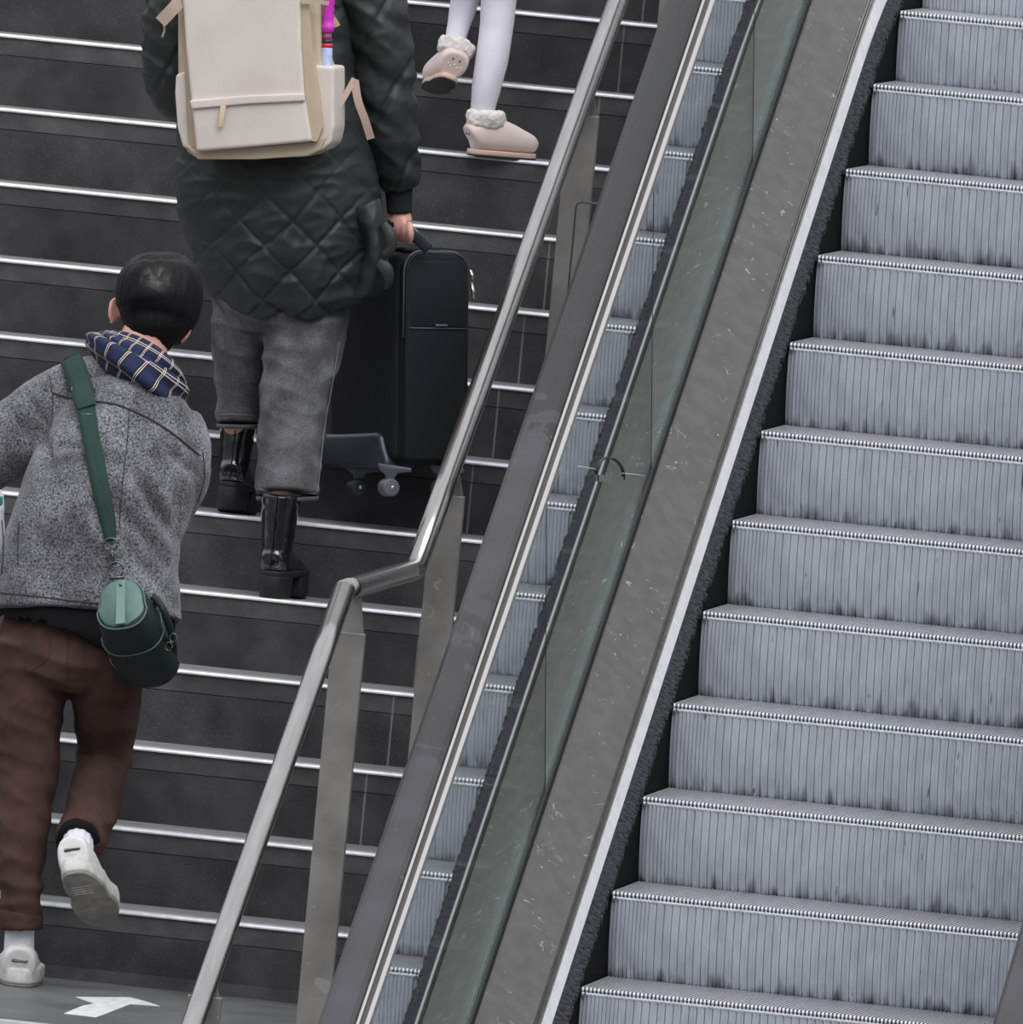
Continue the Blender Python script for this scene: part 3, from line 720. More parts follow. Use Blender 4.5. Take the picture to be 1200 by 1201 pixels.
# jacket
bm = bmesh.new(); loft(bm, torso, n=40); ballpx(bm, 112, 446, YM+.15, 42, .085, 27, 8); loft(bm, armL, n=28); loft(bm, armR, n=28)
RVd = RV.normalized()
def jdisp(co, n):
    x, y = proj(co)
    v = 0
    # slack diagonal folds across the lower back, bunching at the arms
    def crease(x0, y0, x1, y1, w, d):
        dx, dy = x1-x0, y1-y0; L2 = dx*dx+dy*dy; t = max(0, min(1, ((x-x0)*dx+(y-y0)*dy)/L2))
        q = math.hypot(x-(x0+t*dx), y-(y0+t*dy)); e = math.sin(math.pi*min(1, max(0, t*.9+.05)))
        return d*e*math.exp(-(q/w)**2)
    if n.dot(F) < .3:
        v -= crease(150, 545, 212, 640, 8, .013); v -= crease(135, 590, 205, 670, 9, .010); v -= crease(150, 640, 210, 715, 8, .008)
        v += crease(165, 548, 215, 625, 9, .007)
        v -= crease(60, 525, 110, 522, 6, .008); v -= crease(48, 500, 60, 560, 6, .014); v -= crease(30, 560, 60, 690, 9, .006)
        v -= crease(30, 462, 58, 505, 6, .007); v -= crease(10, 475, 35, 520, 7, .007); v -= crease(190, 520, 232, 560, 6, .008)
        v -= crease(212, 560, 205, 625, 6, .012); v -= crease(70, 600, 120, 660, 8, .006); v -= crease(145, 470, 140, 640, 3, .002)
    return 1.5*v+.006*fbm(co, 8, 2)+.0012*fbm(co, 30, 2)
jme = remesh(bm, .0055, 5, jdisp); jb = bvh_of(jme)
jacket = put('wool_jacket', jme, WOOL, man); blotch(WOOL, 12, .55, 1.15)
DSEAM = mat('dark_seam_thread', S(48, 48, 50), .9)  # dark thread along the jacket seams
for pts, wdt in (([(62, 461), (80, 466), (105, 470), (135, 474), (165, 486), (195, 503), (222, 524), (234, 534)], 2.2), ([(152, 478), (149, 520), (143, 575), (140, 620)], 1.1), ([(238, 530), (240, 560), (232, 590)], 1.2), ([(2, 610), (4, 640), (2, 672)], 1.5), ([(22, 612), (21, 640), (21, 662)], 1.3), ([(-3, 695), (40, 699), (80, 704), (118, 708)], 1.5), ([(58, 440), (62, 470), (60, 500)], 1.1)):
    bm = bmesh.new(); ribbon(bm, pts, wdt, jb, off=.0005, th=.001); put('seam', bm, DSEAM, jacket)
bm = bmesh.new(); loft(bm, [(98, 742, YM-.01, 99, .122), (99, 738, YM-.01, 103, .127), (101, 715, YM-.01, 103, .127), (104, 680, YM, 99, .13)], n=36)
put('black_sweater_hem', remesh(bm, .007, 2, fold(.003, 8)), BLACKKNIT, man)
# trousers
bm = bmesh.new(); loft(bm, [(82, 722, YM, 74, .10), (81, 750, YM, 84, .118), (80, 775, YM, 84, .122), (79, 798, YM+.01, 60, .10)], n=32); loft(bm, legL, n=28); loft(bm, legR, n=28)
def tdisp(co, n):
    x, y = proj(co); v = 0
    r = .5+.5*math.tanh((y-930)/60)
    v += (.0045+.004*r)*(-abs(noise.noise((co.x*7+co.z*6, co.y*5, co.z*17)))*2+.5)
    return v+.0012*fbm(co, 40, 2)
tme = remesh(bm, .0055, 3, tdisp); tb = bvh_of(tme); tr = put('brown_trousers', tme, CHINO, man)
bm = bmesh.new(); loft(bm, [(24.5, 1068, YM-.08, 24, .07), (24, 1072, YM-.08, 26, .072), (24, 1085, YM-.08, 26, .072), (24, 1090, YM-.08, 24, .068)], n=28); put('rolled_cuff', remesh(bm, .004, 2, fold(.002, 30)), CHINO, tr)
bm = bmesh.new(); loft(bm, [(93, 984, YM-.12, 26.5, .062), (92, 990, YM-.135, 25, .058)], n=28); put('cuff_inside_shade', bm, BLACKKNIT, tr)  # black piece draws the shade inside the open cuff
SEAMB = mat('brown_topstitch', S(58, 42, 37), .9)
for pts in ([(80, 745), (79, 775), (79, 798)], [(58, 748), (56, 772), (30, 790)], [(100, 750), (97, 775)]):
    bm = bmesh.new(); ribbon(bm, pts, 1.1, tb, off=.0003, th=.0008); put('trouser_seam', bm, SEAMB, tr)
# socks and sneakers
def socks(p):
    bm = bmesh.new(); rr = loft(bm, p, n=48, k=3)
    for ring in rr:
        c = sum((v.co for v in ring), Vector())/len(ring)
        for i, v in enumerate(ring):
            if i % 4 < 2: v.co = c+(v.co-c)*.955
    return bm
put('white_sock', socks([(24, 1076, YM-.08, 16.5, .036), (23, 1095, YM-.08, 17, .037), (22, 1120, YM-.08, 17.5, .038)]), SOCK, man)
put('white_sock', socks([(93, 975, YM-.12, 16, .036), (91, 992, YM-.15, 18, .037), (90, 1012, YM-.17, 19, .038)]), SOCK, man)
def sneaker(M, name='white_sneaker'):
    up = put(name, shoe_upper(M, .285, .052, .085, (.05, .098, .031, .044, .048)), SHOEW, man)
    bm = bmesh.new(); solid(bm, outline(.29, .056), .006, .044, M, .02); bevel(put('midsole', bm, SOLEW, up), .007, 4, .5)
    bm = bmesh.new(); solid(bm, outline(.282, .053), 0, .008, M @ Matrix.Translation((0, .004, 0))); bevel(put('outsole', bm, SOLEG, up), .003, 2, .5)
    bm = bmesh.new()
    for i in range(4):
        box(bm, -.022, .022, .07+i*.012, .073+i*.012, -.0012, .002)
    box(bm, -.001, .001, .07, .109, -.001, .002)
    bmesh.ops.transform(bm, matrix=M, verts=bm.verts); put('tread_groove', bm, SOLEW, up, smooth=False)
    bm = bmesh.new()
    for k_ in range(5): tube(bm, [M @ Vector((x*1.0, .115+k_*.018+.004*(x < 0), .098-k_*.0085-abs(x)*.35)) for x in (-.026, -.012, 0, .012, .026)], .0028, n=8)
    put('laces', bm, SOCK, up)
    # dark heel badge with pale lettering
    upb = bvh_of(up.data, wloc(up.parent))
    bz = .062
    P0 = M @ Vector((0, -.03, bz)); d = (M.to_3x3() @ Vector((0, 1, 0))).normalized(); h = upb.ray_cast(P0-d*.1, d)[0]
    loc = h if h is not None else M @ Vector((0, 0, bz))
    bm = bmesh.new(); n_ = 20; ro = []
    for s_ in range(2):
        ring = []
        for i in range(n_):
            a = 2*math.pi*i/n_; x = .0145*math.copysign(1, math.cos(a))+.0052*math.cos(a); z = .0052*math.sin(a)
            ring.append(bm.verts.new(M.inverted() @ loc+Vector((x, (.004 if s_ else -.0050)+abs(x)**2*14, z))))
        ro.append(ring)
    bm.faces.new(ro[0]); bm.faces.new(ro[1][::-1])
    for i in range(n_): bm.faces.new((ro[0][i], ro[1][i], ro[1][(i+1) % n_], ro[0][(i+1) % n_]))
    bmesh.ops.transform(bm, matrix=M, verts=bm.verts); put('heel_badge', bm, mat('badge_black', S(40, 34, 36), .5), up, smooth=False)
    cu = bpy.data.curves.new('badge_lettering', 'FONT'); cu.body = 'ROSSPORT'; cu.size = .0078; cu.align_x = 'CENTER'; cu.align_y = 'CENTER'; cu.extrude = .0004
    tc_ = bpy.data.objects.new('tmp_text', cu); COL.objects.link(tc_); dg_ = bpy.context.evaluated_depsgraph_get(); dg_.update()
    tm = bpy.data.meshes.new_from_object(tc_.evaluated_get(dg_)); bpy.data.objects.remove(tc_); bpy.data.curves.remove(cu)
    for v in tm.vertices: v.co.z -= abs(v.co.x)**2*14
    to = bpy.data.objects.new('badge_lettering', tm); COL.objects.link(to); tm.materials.clear(); tm.materials.append(mat('badge_ink', S(205, 190, 186), .6)); to['kind'] = 'stuff'
    MM = M @ Matrix(((1, 0, 0, 0), (0, 0, -1, 0), (0, 1, 0, 0), (0, 0, 0, 1)))
    MM.translation = loc-d*.0057
    to.parent = up; to.matrix_world = Matrix.Translation(-wloc(up)) @ MM
    to.matrix_parent_inverse = Matrix.Identity(4)
    to.matrix_basis = Matrix.Translation(-wloc(up)) @ MM
    return up
hp = at(20, 1160, YM-.12); hp.z = zl
sneaker(frame(hp, (-.19, 1, 0), (0, 0, 1)))
sneaker(frame(at(86, 1024, YM-.245), (.13, .86, -.46), (-.22, .46, .86)))
# scarf
SCARF = bpy.data.materials.new('blue_plaid_scarf'); SCARF.use_nodes = True
N, L = nd(SCARF); tc = N.new('ShaderNodeTexCoord'); sx = N.new('ShaderNodeSeparateXYZ'); L.new(tc.outputs['UV'], sx.inputs[0])
def stripes(o, freq, ph, wd):
    f = math_(N, L, 'FRACT', math_(N, L, 'ADD', math_(N, L, 'MULTIPLY', o, freq), ph)); return math_(N, L, 'COMPARE', f, .5, wd)
c = mixc(N, L, stripes(sx.outputs[0], 11, .0, .17), S(20, 32, 68), S(12, 17, 38))
c = mixc(N, L, math_(N, L, 'MULTIPLY', stripes(sx.outputs[1], 4, .0, .2), .7), c, S(12, 17, 36))
for o_, fr in ((sx.outputs[0], 11), (sx.outputs[1], 4)):
    for ph in (-.05, .05): c = mixc(N, L, math_(N, L, 'MULTIPLY', stripes(o_, fr, ph, .022 if fr == 11 else .016), .85), c, S(206, 190, 182))
L.new(c, N['Principled BSDF'].inputs['Base Color']); N['Principled BSDF'].inputs['Roughness'].default_value = .9
SC_Y = YM+.12
path = [(108, 398, SC_Y+.08, 8, .02), (118, 404, SC_Y+.02, 14, .035), (135, 414, SC_Y-.03, 19, .045), (156, 428, SC_Y-.055, 21, .05), (176, 444, SC_Y-.055, 22, .05), (192, 458, SC_Y-.03, 23, .045), (203, 466, SC_Y+.01, 18, .035), (208, 468, SC_Y+.05, 10, .02)]
def scarfmesh(path, ph, n=40):
    bm = bmesh.new(); uvl = bm.loops.layers.uv.new('UVMap'); rr = loft(bm, path, n=n, k=7, uvl=uvl)
    for i, ring in enumerate(rr):
        c = sum((v.co for v in ring), Vector())/len(ring)
        for j, v in enumerate(ring):
            an = 2*math.pi*j/n; v.co = c+(v.co-c)*(1+.13*math.sin(4*an+i*.10+ph)+.07*math.sin(7*an-i*.16))
    return bm
sc_ = put('plaid_scarf', scarfmesh(path, 0), SCARF, man)
path2 = [(126, 394, SC_Y+.04, 6, .02), (140, 402, SC_Y-.01, 12, .035), (160, 412, SC_Y-.035, 15, .045), (182, 426, SC_Y-.04, 16, .045), (198, 440, SC_Y-.015, 15, .04), (207, 452, SC_Y+.03, 10, .03)]
put('scarf_fold', scarfmesh(path2, 1.5), SCARF, sc_)
# ------------------------------------------------------------------ green crossbody bag (its own thing)
bag = empty('crossbody_bag', at(160, 745, YM-.25), 'green leather barrel bag hanging on a wide green strap across the grey jacket', 'bag')
bm = bmesh.new(); ribbon(bm, [(84, 416), (90, 432), (97, 455), (101, 478), (106, 510), (114, 550), (121, 585), (127, 612), (130, 634)], 22, jb, off=.004, th=.003, ws=[20, 23, 23, 21, 21, 21, 20, 18, 12], k=6)
put('shoulder_strap', bm, GREENW, bag)
bm = bmesh.new(); ribbon(bm, [(82, 420), (88, 433), (95, 452), (99, 470), (101, 477)], 26, jb, off=.0085, th=.004, k=4); put('strap_pad', bm, GREENW, bag)
METALG = mat('gunmetal_ring', S(92, 104, 102), .35, .9)
def ringpx(bm, x, y, Y, a, v, r=.0022, n=20, a0=0, a1=360):
    tube(bm, [at(x+a*math.cos(math.radians(a0+(a1-a0)*i/n)), y+v*math.sin(math.radians(a0+(a1-a0)*i/n)), Y) for i in range(n+1)], r, n=8)
def sY(x, y, o): h = hit(jb, x, y); return (h.y if h is not None else YM-.12)-o
bm = bmesh.new(); yy_ = sY(98, 458, .018); tube(bm, [at(84, 454, yy_), at(85, 461, yy_), at(111, 457, yy_), at(110, 450, yy_)], .0026, n=8); put('strap_slider', bm, METALG, bag)
bm = bmesh.new(); ringpx(bm, 101, 486, sY(101, 486, .014), 7, 6, .002, a0=0, a1=180); tube(bm, [at(93, 486, sY(101, 486, .014)), at(109, 486, sY(101, 486, .014))], .0022, n=8); put('d_ring', bm, METALG, bag)
y1 = sY(131, 640, .016)
bm = bmesh.new(); ringpx(bm, 130, 638, y1, 8, 7, .0022); put('d_ring', bm, METALG, bag)
bm = bmesh.new(); tube(bm, [at(131, 643, y1), at(132, 650, y1-.004), at(133, 658, y1-.008)], .004, n=10); ringpx(bm, 133, 655, y1-.006, 5, 7, .002); put('swivel_clip', bm, METALG, bag)
yb0 = YM-.34
bm = bmesh.new(); ringpx(bm, 136, 668, y1-.012, 8.5, 9, .0024); tube(bm, [at(128, 678, yb0+.05), at(146, 677, yb0+.05)], .0035, n=8); put('d_ring', bm, METALG, bag)
endc = [(142, 711, yb0, 25, .048), (143, 712, yb0+.012, 26.5, .055)]
def barrel(secs, n=40, ex=2.6, sq=None):
    """sections stacked along the bag's long axis, faces square to that axis"""
    bm = bmesh.new(); rings = []
    ax = (at(secs[-1][0], secs[-1][1], secs[-1][2])-at(secs[0][0], secs[0][1], secs[0][2])).normalized()
    side = (RV-ax*RV.dot(ax)).normalized(); up = side.cross(ax).normalized()
    if up.dot(UV_) < 0: up = -up
    for (x, y, Y, a, v) in secs:
        c = at(x, y, Y); ring = []
        for j in range(n):
            an = 2*math.pi*j/n; cc, ss = math.cos(an), math.sin(an)
            w_ = 1+(.10 if ss < 0 else -.10*ss)
            px_ = math.copysign(abs(cc)**(2/ex), cc)*w_*a*PX; py_ = math.copysign(abs(ss)**(2/ex), ss)*v*PX
            ring.append(bm.verts.new(c+side*px_+up*py_))
        rings.append(ring)
    for A, B in zip(rings, rings[1:]):
        for j in range(n): bm.faces.new((A[j], B[j], B[(j+1) % n], A[(j+1) % n]))
    bm.faces.new(rings[0]); bm.faces.new(rings[-1][::-1])
    return bm, side, up, ax, rings
allb = [(143, 709, yb0, 25, 30), (143.5, 711, yb0+.006, 27, 32.5), (151, 726, yb0+.06, 31, 36), (158, 741, yb0+.12, 33, 37), (168, 760, yb0+.17, 34, 37), (176, 776, yb0+.21, 32, 34), (178, 780, yb0+.222, 28, 30)]
bm, sd, upv, ax, rings = barrel(allb)
for v in bm.verts:
    v.co += (v.co-at(158, 741, yb0+.1)).normalized()*.002*fbm(v.co, 20, 2)
bagb = put('bag_body', bm, GREEND, bag)
bm, *_ = barrel([(142.3, 707, yb0-.006, 22.5, 27), (142.8, 708, yb0-.004, 24.5, 29.5), (143.3, 709.5, yb0+.004, 25, 30)]); put('end_panel', bm, GREENL, bag, label='lighter green leather end panel')
def hoop(i_sec, r, m, grow=1.02, nm='piping'):
    x, y, Y, a, v = i_sec; bm2, s2, u2, a2, rg = barrel([(x, y, Y, a*grow, v*grow), allb[-1]])
    pts = [q.co.copy() for q in rg[0]]; bm2.free(); bm3 = bmesh.new(); tube(bm3, pts+[pts[0]], r, n=8, cap=False); return put(nm, bm3, m, bagb)
hoop((143.2, 709.5, yb0+.0, 26, 31), .0022, PIPE); hoop((156, 736, yb0+.1, 33, 37.3), .0018, PIPE); hoop((165, 755, yb0+.165, 33.4, 36.6), .0016, PIPE)
# leather tab on the end panel
c0 = at(142, 709, yb0-.008)
bm = bmesh.new()
for (u0, u1) in ((-27, 31),):
    q = [(-5.5, u0), (5.5, u0), (5.0, u1), (-5.0, u1)]
    a = [bm.verts.new(c0-ax*.006+sd*(x*PX)+upv*(y*PX)) for x, y in q]; b = [bm.verts.new(v.co+ax*.005) for v in a]
    bm.faces.new(a); bm.faces.new(b[::-1])
    for i in range(4): bm.faces.new((a[i], b[i], b[(i+1) % 4], a[(i+1) % 4]))
bevel(put('end_tab', bm, mat('pale_green_leather_tab', S(98, 126, 118), .45, var=.08), bag, smooth=False), .001)
bm = bmesh.new(); ball(bm, c0-ax*.008+upv*(24*PX), (.0035,)*3, 12, 8); put('rivet', bm, METALG, bag)
# carry handle on the far side
bm = bmesh.new(); tube(bm, [at(180, 700, yb0+.10), at(190, 712, yb0+.06), at(199, 735, yb0+.08), at(203, 755, yb0+.14), at(204, 776, yb0+.2)], .0085, n=12, k=5); put('carry_handle', bm, GREEND, bag)
bm = bmesh.new(); tube(bm, [at(177, 698, yb0+.09), at(183, 712, yb0+.1), at(187, 728, yb0+.13)], .0025, n=8, k=3); put('zip', bm, METALG, bagb)
for (x, y) in ((186, 712), (203, 748), (198, 758)):
    bm = bmesh.new(); ringpx(bm, x, y, yb0+.08, 4, 5, .0016); put('handle_ring', bm, METALG, bag)
# white carrier bag at the man's far side, only its edge is in the picture
bm = bmesh.new(); yw = YM+.47
loft(bm, [(-38, 570, yw, 40, .02), (-40, 600, yw, 46, .035), (-42, 630, yw, 46, .045), (-46, 690, yw, 44, .05), (-47, 700, yw, 40, .04)], n=28)
wb = put('carrier_bag', remesh(bm, .006, 2, fold(.006, 14)), mat('white_glossy_film', S(208, 216, 220), .35), None, loc=at(-44, 700, yw)); tag(wb, 'white and teal carrier bag at the left picture edge beside the grey jacket', 'bag')
bm = bmesh.new(); loft(bm, [(-38, 574, yw-.002, 42, .026), (-40, 584, yw-.002, 45, .032)], n=28, cap=True); put('teal_band', bm, mat('teal_film', S(64, 130, 128), .4), wb)

# ================================================================== WOMAN-SIZED FIGURE IN QUILTED COAT
YW = -.25
fr_ = atZ(318, 702, nose(-1)[1])
wom = empty('person', (fr_.x, YW, nose(-1)[1]), 'person in dark green quilted coat, grey jeans and black boots, holding a suitcase', 'person')
ctor = [(343, 352, YW+.02, 92, .155), (342, 332, YW+.01, 104, .175), (338, 300, YW, 113, .19), (331, 255, YW, 119, .20), (325, 210, YW, 121, .20), (322, 165, YW+.01, 116, .19), (320, 110, YW+.02, 110, .175), (320, 40, YW+.03, 106, .16), (322, -40, YW+.05, 106, .15), (324, -105, YW+.07, 98, .135), (326, -145, YW+.09, 66, .11), (327, -170, YW+.10, 34, .075)]
caL = [(250, -105, YW+.07, 44, .085), (222, -55, YW+.05, 43, .085), (208, 10, YW+.02, 40, .085), (206, 62, YW+.02, 38, .08), (212, 102, YW+.06, 38, .08), (232, 110, YW+.18, 30, .065), (256, 96, YW+.30, 24, .05)]
caR = [(400, -105, YW+.07, 44, .085), (424, -50, YW+.05, 42, .085), (436, 5, YW+.03, 40, .085), (446, 62, YW+.03, 38, .08), (453, 120, YW+.04, 35, .075), (460, 165, YW+.05, 31, .068), (467, 200, YW+.07, 26, .055), (470, 220, YW+.08, 20, .042)]
jR = [(357, 320, YW, 52, .10), (357, 370, YW, 51, .105), (354, 415, YW-.01, 46, .10), (347, 455, YW-.03, 42, .09), (343, 500, YW-.05, 39.5, .082), (339, 540, YW-.09, 38, .076), (337, 582, YW-.12, 36.5, .072)]
jL = [(288, 320, YW+.02, 42, .10), (285, 370, YW+.06, 37, .10), (284, 415, YW+.10, 34, .09), (283, 455, YW+.11, 31, .08), (281, 497, YW+.10, 27, .07)]
bm = bmesh.new(); loft(bm, shr(ctor[1:], .72)); loft(bm, shr(caL, .6)); loft(bm, shr(caR, .6)); loft(bm, shr(jR, .7)); loft(bm, shr(jL, .7))
loft(bm, [(327, -165, YW+.1, 26, .055), (327, -195, YW+.11, 25, .055), (327, -230, YW+.12, 30, .07)]); ballpx(bm, 327, -248, YW+.13, 40, .095, 52); ballpx(bm, 327, -232, YW+.17, 32, .075, 42); ballpx(bm, 327, -235, YW+.26, 5, .014, 9)
hY = YW+.085
loft(bm, [(469, 215, hY, 12, .026), (469, 238, hY, 11, .024), (469, 252, hY, 13, .024), (470, 262, hY, 15, .024)], n=16)
for i in range(4):
    x = 459+i*7.0; y = 262+i*1.8; yy_ = hY-.012*i+.012
    loft(bm, [(x, y-6, yy_-.01, 4.6, .0092), (x+1.5, y+5, yy_-.026, 4.5, .009), (x+1, y+14, yy_-.016, 4.1, .0082), (x-1, y+17, yy_+.008, 3.6, .0072), (x-2, y+12, yy_+.02, 3.0, .006)], n=12, k=3)
loft(bm, [(462, 254, hY+.01, 5.5, .011), (455, 262, hY+.005, 5, .010), (455, 271, hY-.008, 4.4, .009), (460, 277, hY-.014, 3.6, .007)], n=12, k=3)
hand_px(bm, (256, 90, YW+.33), (262, 82, YW+.36), [[(254+i*6, 76, YW+.36), (254+i*6, 68, YW+.37), (254+i*6, 64, YW+.36), (254+i*6, 66, YW+.345)] for i in range(4)], [(272, 84, YW+.36), (277, 76, YW+.36), (275, 69, YW+.35)])
loft(bm, [(332, 560, YW-.10, 20, .04), (326, 590, YW-.14, 19, .036), (322, 620, YW-.155, 15, .03), (320, 660, YW-.155, 12, .025)])
loft(bm, [(279, 480, YW+.11, 17, .036), (275, 510, YW+.13, 14, .03), (272, 560, YW+.135, 12, .025)])
put('body', remesh(bm, .0055, 2), SKIN, wom)
bm = bmesh.new(); loft(bm, [(327, -304, YW+.12, 6, .02), (327, -298, YW+.12, 30, .06), (327, -270, YW+.115, 46, .10), (327, -235, YW+.10, 47, .10), (327, -195, YW+.08, 42, .08), (327, -165, YW+.06, 34, .055), (327, -158, YW+.06, 20, .03)], n=32); put('dark_hair', remesh(bm, .006, 2, hairdisp), mat('dark_brown_hair', S(34, 27, 24), .5, bump=.4, bscale=150), wom)
# coat with diamond quilting
def seam_d(x, y):
    # distance in px to the stitched diamond lines
    u = (x+y)*.7071-26.3; v = (x-y)*.7071-14.8; P_ = 44.0
    return min(abs((u+P_/2) % P_-P_/2), abs((v+P_/2) % P_-P_/2))
def cdisp(co, n):
    x, y = proj(co); d = seam_d(x+7*noise.noise(co*6), y+7*noise.noise(co*6+Vector((5, 3, 1))))
    k = .2+.8*max(0, min(1, (y-215)/60))*max(.35, min(1, (x-215)/60)); wn = noise.noise(co*9)
    puff = k*(-.0055*math.exp(-(d/2.4)**2)+.0024*min(1, d/15))
    w = fbm(co, 7, 2)
    crk = -abs(noise.noise((co.x*11+co.z*9, co.y*8, co.z*26-co.x*7)))*.009-abs(noise.noise((co.x*24-co.z*8, co.y*9, co.z*16+co.x*7)))*.005*k
    hemw = .006*math.sin(x*.09)*max(0, min(1, (y-300)/50))
    return puff+.008*w+crk+hemw
def sdisp(co, n):
    x, y = proj(co)
    return -abs(noise.noise((co.x*7+co.z*5, co.y*7, co.z*21+co.x*9)))*.017+.006+.003*fbm(co, 28, 2)-.006*math.exp(-(((x+y*.6) % 70-35)/4.0)**2)
bm = bmesh.new(); loft(bm, ctor, n=56, k=5)
cme = remesh(bm, .0045, 4, cdisp); cb = bvh_of(cme); coat = put('quilted_coat', cme, COAT, wom)
bm = bmesh.new(); loft(bm, caL, n=36, k=5); put('coat_sleeve', remesh(bm, .0055, 3, sdisp), COAT, coat)
bm = bmesh.new(); loft(bm, caR, n=36, k=5); put('coat_sleeve', remesh(bm, .0055, 3, sdisp), COAT, coat)
bm = bmesh.new(); loft(bm, [(467.5, 214, YW+.08, 17.5, .036), (468, 232, YW+.083, 15.5, .033), (468.5, 250, YW+.085, 15, .031)], n=36); put('ribbed_cuff', remesh(bm, .004, 1, fold(.001, 60)), COATRIB, coat)
# bunched side hem and drawcord tab beside the case
bm = bmesh.new(); loft(bm, [(428, 240, YW-.04, 22, .07), (438, 268, YW-.04, 19, .075), (441, 300, YW-.04, 16, .075), (436, 322, YW-.03, 19, .07), (428, 338, YW-.02, 15, .06), (415, 344, YW-.0, 12, .04)], n=28, k=5); put('bunched_hem', remesh(bm, .005, 4, fold(.006, 12, (1.6, 1, .8))), COAT, coat)
bm = bmesh.new(); loft(bm, [(449, 262, YW-.11, 5, .006), (457, 275, YW-.12, 7, .006), (459, 290, YW-.12, 6, .006), (450, 300, YW-.12, 5, .006)], n=14, k=4); put('hem_tab', bm, COAT, coat)
bm = bmesh.new(); loft(bm, [(443, 308, YW-.12, 6, .006), (453, 316, YW-.125, 8, .006), (456, 330, YW-.12, 5, .006), (452, 338, YW-.11, 3, .005)], n=14, k=4); put('hem_tab', bm, COAT, coat)
# jeans
bm = bmesh.new(); loft(bm, [(330, 310, YW, 85, .14), (328, 345, YW, 80, .13), (328, 372, YW+.02, 62, .10)], n=36); loft(bm, jR, n=36, k=5); loft(bm, jL, n=32, k=5)
def ddisp(co, n):
    x, y = proj(co); v = 0
    v += .0085*(-abs(noise.noise((co.x*6-co.z*6, co.y*6, co.z*15+co.x*5)))*2+.5)
    return v+.001*fbm(co, 50, 2)
dme = remesh(bm, .005, 3, ddisp); db = bvh_of(dme); je = put('grey_jeans', dme, DENIM, wom)
DST = mat('pale_denim_seam', S(104, 104, 108), .9)
for pts, wd in (([(302, 573), (320, 577), (345, 578), (371, 579)], 1.3), ([(398, 400), (390, 450), (381, 500), (375, 555), (372, 578)], 1.3), ([(257, 487), (270, 486), (290, 487), (300, 488)], 1.3)):
    bm = bmesh.new(); ribbon(bm, pts, wd, db, off=.0003, th=.0008); put('denim_seam', bm, DST, je)
for (x, y, Y, a, b) in ((337, 583, YW-.12, 36.5, .072), (281, 498, YW+.10, 27, .07)):
    bm = bmesh.new(); loft(bm, [(x, y-1, Y, a+.5, b+.001), (x, y+3, Y, a+.2, b), (x, y+4, Y, a-2, b-.004)], n=36, k=2); put('trouser_hem', bm, DENIM, je)
# ankle boots
def boot(M, name='black_ankle_boot'):
    def bd(co, n): return .0012*fbm(co, 30, 2)
    bm = bmesh.new()
    S_ = [(0.0, .085, .024, .022), (.02, .088, .033, .035), (.07, .088, .036, .040), (.12, .078, .038, .034), (.18, .064, .043, .028), (.23, .055, .040, .024), (.262, .050, .026, .017), (.268, .048, .012, .010)]
    loftw(bm, [(Vector((0, t, c)), a, b) for t, c, a, b in S_], n=28, up=ZV, k=4, ex=2.3)
    loftw(bm, [(Vector((0, .05, .075)), .036, .052), (Vector((0, .048, .12)), .0375, .050), (Vector((0, .046, .16)), .040, .050), (Vector((0, .044, .20)), .044, .051), (Vector((0, .042, .245)), .046, .052)], n=28, up=Vector((0, 1, 0)), k=4)
    me = remesh(bm, .004, 3, bd); me.transform(M); up = put(name, me, PATENT, wom)
    bm = bmesh.new(); P_ = outline(.275, .047, waist=.85); solid(bm, P_, .050, .064, M); bevel(put('boot_welt', bm, SOLEB, up), .003, 2, .5)
    bm = bmesh.new(); solid(bm, [(x*1.0, y) for x, y in outline(.275, .047) if y <= .082]+[], 0, .052, M, .03); bevel(put('block_heel', bm, SOLEB, up), .003, 2, .5)
    bm = bmesh.new(); solid(bm, [(x, y) for x, y in outline(.275, .047) if y >= .125], 0.0, .052, M, .0); bevel(put('lug_sole', bm, SOLEB, up), .003, 2, .5)
    bm = bmesh.new(); tube(bm, [M @ Vector(q) for q in ((0, -.0045, .07), (0, -.005, .10), (0, -.0055, .14), (0, -.0085, .19), (0, -.0105, .24))], .0014, n=6); put('back_seam', bm, SOLEB, up)
    bm = bmesh.new(); tube(bm, [M @ Vector((.047*math.sin(a*2*math.pi/24), .042+.053*math.cos(a*2*math.pi/24), .245)) for a in range(25)], .0022, n=6, cap=False); put('boot_collar', bm, SOLEB, up)
    return up
h1 = at(314, 703, -.455); h1.z = nose(-1)[1]+.0005
boot(frame(h1, (.06, 1, 0), (.0, 0, 1)))
h2 = at(266, 596, YW+.085)
boot(frame(h2, (-.05, .96, -.1), (0, .14, 1)))

# ------------------------------------------------------------------ backpack
YB = YW-.36
pack = empty('backpack', at(300, 187, YB+.05), 'cream backpack with tan sides worn over the dark green quilted coat', 'backpack')
def soft(name, poly, Y, th, m, par, bv=.012, label=None, disp=None, seg=4):
    bm = bmesh.new(); slab(bm, poly, Y, th); bmesh.ops.recalc_face_normals(bm, faces=bm.faces)
    bmesh.ops.bevel(bm, geom=bm.edges[:]+bm.verts[:], offset=bv, segments=seg, profile=.6, affect='EDGES', clamp_overlap=True)
    o = put(name, bm, m, par, label=label); return o
packb = soft('pack_body', [(212, -120), (368, -120), (374, -60), (377, 70), (385, 90), (386, 150), (378, 176), (360, 184), (232, 187), (218, 178), (209, 150), (208, 60), (208, -60)], YB+.05, .17, TAN, pack, .02)
soft('front_panel', [(213, -110), (352, -110), (352, 0), (353, 50), (357, 112), (366, 166), (300, 172), (230, 178), (224, 118), (218, 60), (214, 0)], YB, .07, CREAM, pack, .010)
